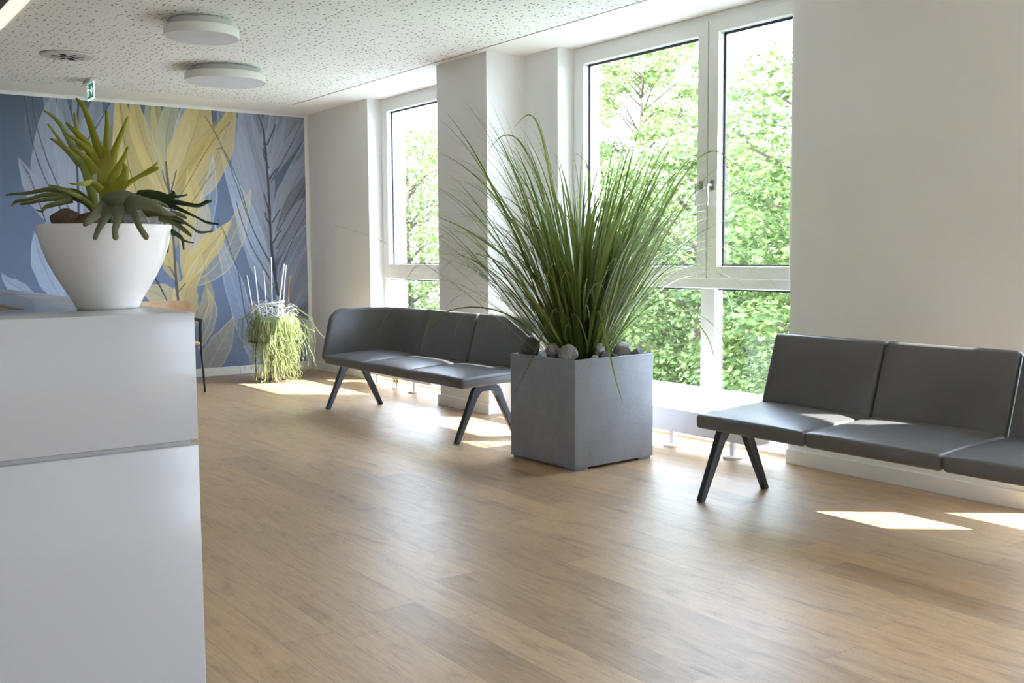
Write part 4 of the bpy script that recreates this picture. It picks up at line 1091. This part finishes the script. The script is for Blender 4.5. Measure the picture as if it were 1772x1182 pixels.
# ------------------------------------------------------------------ ceiling things
def lamp(x, y, r, label):
    o = empty('ceiling_lamp', (x, y, H)); tag(o, label, 'ceiling lamp', 'round white drum lamps on the ceiling')
    autosmooth(MB().lathe([(0, -.004), (r*.80, -.004), (r*.80, -.012), (r*.83, -.014), (r*.83, -.052), (0, -.052)], 64).build('mounting_plate', M['lampbase'], o))
    autosmooth(MB().lathe([(0, -.0525), (r*.985, -.0525), (r, -.055), (r, -.108), (r*.992, -.111), (r*.965, -.110), (r*.965, -.104), (0, -.104)], 72).build('housing', M['lampbody'], o))
    autosmooth(MB().lathe([(0, -.1041), (r*.962, -.1041), (r*.955, -.109), (0, -.110)], 72).build('diffuser', M['diffuser'], o))
lamp(2.325, 6.56, .235, 'smaller drum lamp on the ceiling, nearer the camera and above the fern')
lamp(3.055, 8.10, .318, 'larger drum lamp on the ceiling, nearer the mural wall')

vt = empty('ceiling_vent', (1.885, 8.21, H - .004)); tag(vt, 'round swirl air vent with dark radial slots in the ceiling', 'vent')
autosmooth(MB().lathe([(0, 0), (.185, 0), (.182, -.010), (.160, -.014), (0, -.014)], 56).build('vent_plate', M['vent'], vt))
for i in range(8):
    a = i*PI/4 + .25
    r0, r1, w0 = .032, .122, .009
    mb = MB(); c_, s_ = math.cos(a), math.sin(a)
    wid = .020 if i % 4 == 1 else .009
    pp = [(r0, -wid), (r1, -wid), (r1, wid), (r0, wid)]
    q = [(c_*u - s_*v, s_*u + c_*v) for u, v in pp]
    mb.loft([[(x, y, -.0135) for x, y in q], [(x, y, -.0155) for x, y in q]])
    mb.build('slot', M['ventslot'], vt)

# exit sign: clear hanging pane facing along x
sg = empty('exit_sign', (2.30, 9.24, H - .004)); tag(sg, 'small green emergency exit sign with running man and arrow hanging from the ceiling', 'sign')
MB().box(-.035, .035, -.13, .13, -.022, 0, .003).build('housing', M['lampbody'], sg)
pane = MB().box(-.004, .004, -.115, .115, -.165, -.02).build('sign_plate', M['signwhite'], sg)
MB().box(-.0055, -.004, -.090, .112, -.150, -.028).build('green_field', M['signgreen'], sg)
# pictograms on the side toward the viewer; +y is the picture's left
pg = MB()
def plate(poly):
    pg.loft([[(-.0056, y, z) for y, z in poly], [(-.0068, y, z) for y, z in poly]])
# door with running figure (far half)
plate([(.102, -.036), (.068, -.036), (.068, -.042), (.096, -.042), (.096, -.140), (.102, -.140)])
hd = [(.062 + .009*math.cos(t*PI/5), -.052 + .009*math.sin(t*PI/5)) for t in range(10)]
plate(hd)
plate([(.078, -.062), (.050, -.066), (.046, -.076), (.060, -.080), (.058, -.098), (.070, -.100)])
plate([(.058, -.066), (.036, -.080), (.026, -.074), (.024, -.080), (.036, -.090), (.060, -.076)])
plate([(.078, -.064), (.090, -.080), (.086, -.094), (.078, -.090), (.080, -.080), (.070, -.072)])
plate([(.070, -.094), (.058, -.094), (.040, -.108), (.044, -.136), (.052, -.136), (.052, -.112), (.066, -.104)])
plate([(.070, -.096), (.062, -.100), (.078, -.122), (.092, -.134), (.096, -.128), (.084, -.116)])
# arrow pointing to the near side
plate([(.006, -.080), (-.030, -.080), (-.030, -.098), (.006, -.098)])
plate([(-.078, -.089), (-.034, -.046), (-.022, -.056), (-.052, -.089), (-.022, -.122), (-.034, -.132)])
pg.build('pictogram', M['signwhite'], sg)

# linear light along the edge of a dark ceiling canopy above the counter
lc = empty('linear_ceiling_light', (1.25, 4.8, H)); tag(lc, 'long warm linear light on the edge of a dark ceiling canopy, top left corner', 'ceiling light')
MB().box(-2.6, -.048, -3.2, 3.5, -.03, -.004).build('canopy_panel', M['canopy'], lc)
MB().box(-.048, .048, -3.2, 3.5, -.034, -.004).build('light_strip', emission('warm_light_strip', (255, 236, 214), .6), lc)

# ------------------------------------------------------------------ outdoors
tag(MB().box(XO + .02, 7.0, -6, 26, -.25, -.02).build('terrace_roof', M['terrace'], None), 'flat pale roof terrace outside the windows', 'terrace', kind='structure')
tag(MB().box(5.0, 70, -40, 80, -3.4, -3.2).build('ground', M['grassland'], None), 'green ground far below outside', 'ground', kind='structure')

LEAF2D = [(0, -.05), (.12, -.02), (.42, -.16), (.34, .06), (.52, .26), (.28, .26), (.22, .48), (.08, .40), (0, .66), (-.08, .40), (-.22, .48), (-.28, .26), (-.52, .26), (-.34, .06), (-.42, -.16), (-.12, -.02)]
def leaves_mesh(name, blobs, n, size, seed, mat, spread=.6):
    rg = np.random.default_rng(seed)
    K = len(LEAF2D)
    L2 = np.array(LEAF2D)
    B = np.array(blobs)
    vol = B[:, 3] * B[:, 4]; idx = rg.choice(len(B), n, p=vol/vol.sum())
    d = rg.normal(size=(n, 3)); d /= np.linalg.norm(d, axis=1)[:, None]
    d[:, 2] = np.where(rg.random(n) < .65, np.abs(d[:, 2]), d[:, 2])
    rad = rg.random(n)**.35
    ctr = B[idx, :3] + d * rad[:, None] * np.stack([B[idx, 3], B[idx, 3], B[idx, 4]], -1)
    nrm = d*.9 + np.array([0, 0, .7]) + rg.normal(size=(n, 3))*spread*.7
    nrm /= np.linalg.norm(nrm, axis=1)[:, None]
    tip = d*np.array([1, 1, .2]) + rg.normal(size=(n, 3))*.5 + np.array([0, 0, -.55])
    tip -= nrm * (tip*nrm).sum(1)[:, None]; tip /= np.linalg.norm(tip, axis=1)[:, None]
    sid = np.cross(tip, nrm)
    s = size * rg.uniform(.65, 1.25, n)
    P = ctr[:, None, :] + s[:, None, None] * (L2[None, :, 0, None]*sid[:, None, :] + L2[None, :, 1, None]*tip[:, None, :] - (np.abs(L2[None, :, 0, None])*.25)*nrm[:, None, :])
    Cc = ctr[:, None, :] + s[:, None, None]*.12*tip[:, None, :] + .05*s[:, None, None]*nrm[:, None, :]
    V = np.concatenate([Cc, P], 1)          # n, K+1, 3
    base = (np.arange(n)*(K+1))[:, None, None]
    tri = np.array([[0, 1+i, 1+(i+1) % K] for i in range(K)])[None]
    T = (base + tri).reshape(-1, 3)
    me = bpy.data.meshes.new(name)
    me.vertices.add(n*(K+1)); me.vertices.foreach_set('co', V.astype(np.float32).ravel())
    me.loops.add(T.size); me.loops.foreach_set('vertex_index', T.astype(np.int32).ravel())
    me.polygons.add(len(T)); me.polygons.foreach_set('loop_start', np.arange(0, T.size, 3, dtype=np.int32))
    me.update(calc_edges=True)
    me.materials.append(mat)
    return me

def tree(loc, hgt, cr, z0, nblob, nleaf, size, seed, mat, label, thin=False, cat='tree'):
    rn = random.Random(seed)
    root = empty('maple_tree' if not thin else 'leafy_tree', loc); tag(root, label, cat, 'trees outside the windows')
    blobs = []
    mb = MB()
    mb.tube([(0, 0, 0), (.05, .03, hgt*.3), (-.05, .06, hgt*.6), (.0, .0, hgt*.92)], [.17, .14, .09, .02], 9)
    for i in range(nblob):
        u = (i + .5)/nblob
        a = i*2.399 + rn.uniform(-.3, .3)
        z = z0 + (hgt - z0)*u
        prof = math.sin(PI*min(1, .12 + .80*u))**.55
        r = cr*prof*rn.uniform(.35, 1.0)
        br = rn.uniform(.5, .85)*(.8 if thin else 1)
        x, y = r*math.cos(a), r*math.sin(a)
        blobs.append((x, y, z, br, br*.62))
        if i % 2 == 0 or thin:
            zb = max(.3, z - r*.6)
            mb.tube([(0, .03, zb), (x*.5, y*.5, z - .18*r), (x, y, z)], [.05, .03, .012] if not thin else [.03, .016, .006], 5)
    mb.build('trunk', M['bark'], root, smooth=True)
    me = leaves_mesh('foliage', blobs, nleaf, size, seed, mat)
    o = bpy.data.objects.new('foliage', me); COL.objects.link(o); o.parent = root
    return root
G0 = -3.2
tree((11.4, 8.2, G0), 7.0, 2.2, .5, 80, 24000, .105, 3, M['maple'], 'broad maple outside, right half of the wide window')
tree((12.0, 11.3, G0), 6.1, 2.3, .5, 80, 22000, .105, 4, M['maple'], 'maple outside directly behind the window mullion and handles')
tree((12.6, 14.0, G0), 5.4, 2.3, .5, 76, 20000, .105, 5, M['maple'], 'lower maple outside at the left edge of the wide window')
tree((16.5, 17.5, G0), 9.2, 2.6, 2.0, 80, 24000, .125, 6, M['springleaf'], 'pale yellow-green tree rising behind the maples', thin=True)
tree((15.5, 12.0, G0), 6.0, 3.0, .5, 64, 11000, .16, 7, M['maple'], 'dense dark maple filling the gap behind the front maples')
tree((12.4, 21.2, G0), 7.4, 1.7, .6, 60, 12000, .10, 8, M['maple'], 'slender maple seen through the narrow far window')
tree((16.0, 26.5, G0), 8.4, 2.0, .8, 60, 12000, .10, 9, M['springleaf'], 'pale tree behind the slender maple in the narrow window', thin=True)

# ------------------------------------------------------------------ light
w = bpy.data.worlds.new('daylight'); SC.world = w; w.use_nodes = True
nt = w.node_tree; nt.nodes.clear()
out = nt.nodes.new('ShaderNodeOutputWorld'); bg = nt.nodes.new('ShaderNodeBackground')
tc = nt.nodes.new('ShaderNodeTexCoord'); sp = nt.nodes.new('ShaderNodeSeparateXYZ'); rp = nt.nodes.new('ShaderNodeValToRGB')
nt.links.new(tc.outputs['Generated'], sp.inputs[0]); nt.links.new(sp.outputs[2], rp.inputs[0])
rp.color_ramp.elements[0].position = 0; rp.color_ramp.elements[0].color = (.84, .93, 1.10, 1)
rp.color_ramp.elements[1].position = .9; rp.color_ramp.elements[1].color = (.62, .80, 1.12, 1)
nt.links.new(rp.outputs[0], bg.inputs[0]); bg.inputs[1].default_value = 8.0
nt.links.new(bg.outputs[0], out.inputs[0])

sd = bpy.data.lights.new('sun', 'SUN'); sd.energy = 14; sd.angle = math.radians(.6); sd.color = (1, .96, .90)
so = bpy.data.objects.new('sun', sd); COL.objects.link(so)
ld = Vector((-.58, .49, -1)).normalized()
so.rotation_euler = ld.to_track_quat('-Z', 'Y').to_euler()
so.location = (9, -4, 9)

# ------------------------------------------------------------------ camera
vp1 = np.array([-400 - 886, -(450 - 591)], float); vp2 = np.array([3314 - 886, -(425 - 591)], float)
fpx = math.sqrt(-(vp1 @ vp2))
Yd = np.array([vp1[0], vp1[1], -fpx]); Yd /= np.linalg.norm(Yd)
Xd = np.array([vp2[0], vp2[1], -fpx]); Xd -= Yd*(Xd @ Yd); Xd /= np.linalg.norm(Xd)
Zd = np.cross(Xd, Yd)
cam = bpy.data.cameras.new('camera'); co = bpy.data.objects.new('camera', cam); COL.objects.link(co)
Rw = Matrix([[Xd[0], Xd[1], Xd[2]], [Yd[0], Yd[1], Yd[2]], [Zd[0], Zd[1], Zd[2]]])   # columns: camera axes in the world
co.matrix_world = Matrix.Translation((0, 0, 1.22)) @ Rw.to_4x4()
cam.sensor_width = 36; cam.lens = fpx*36/1772
cam.clip_start = .05; cam.clip_end = 300
SC.camera = co

SC.view_settings.view_transform = 'Standard'
SC.view_settings.look = 'None'
SC.view_settings.gamma = 1
SC.view_settings.use_curve_mapping = False
SC.view_settings.exposure = 1.12
SC.cycles.max_bounces = 12
SC.cycles.diffuse_bounces = 7
SC.cycles.glossy_bounces = 4
SC.cycles.transparent_max_bounces = 16
SC.cycles.sample_clamp_indirect = 8
SC.cycles.use_denoising = True
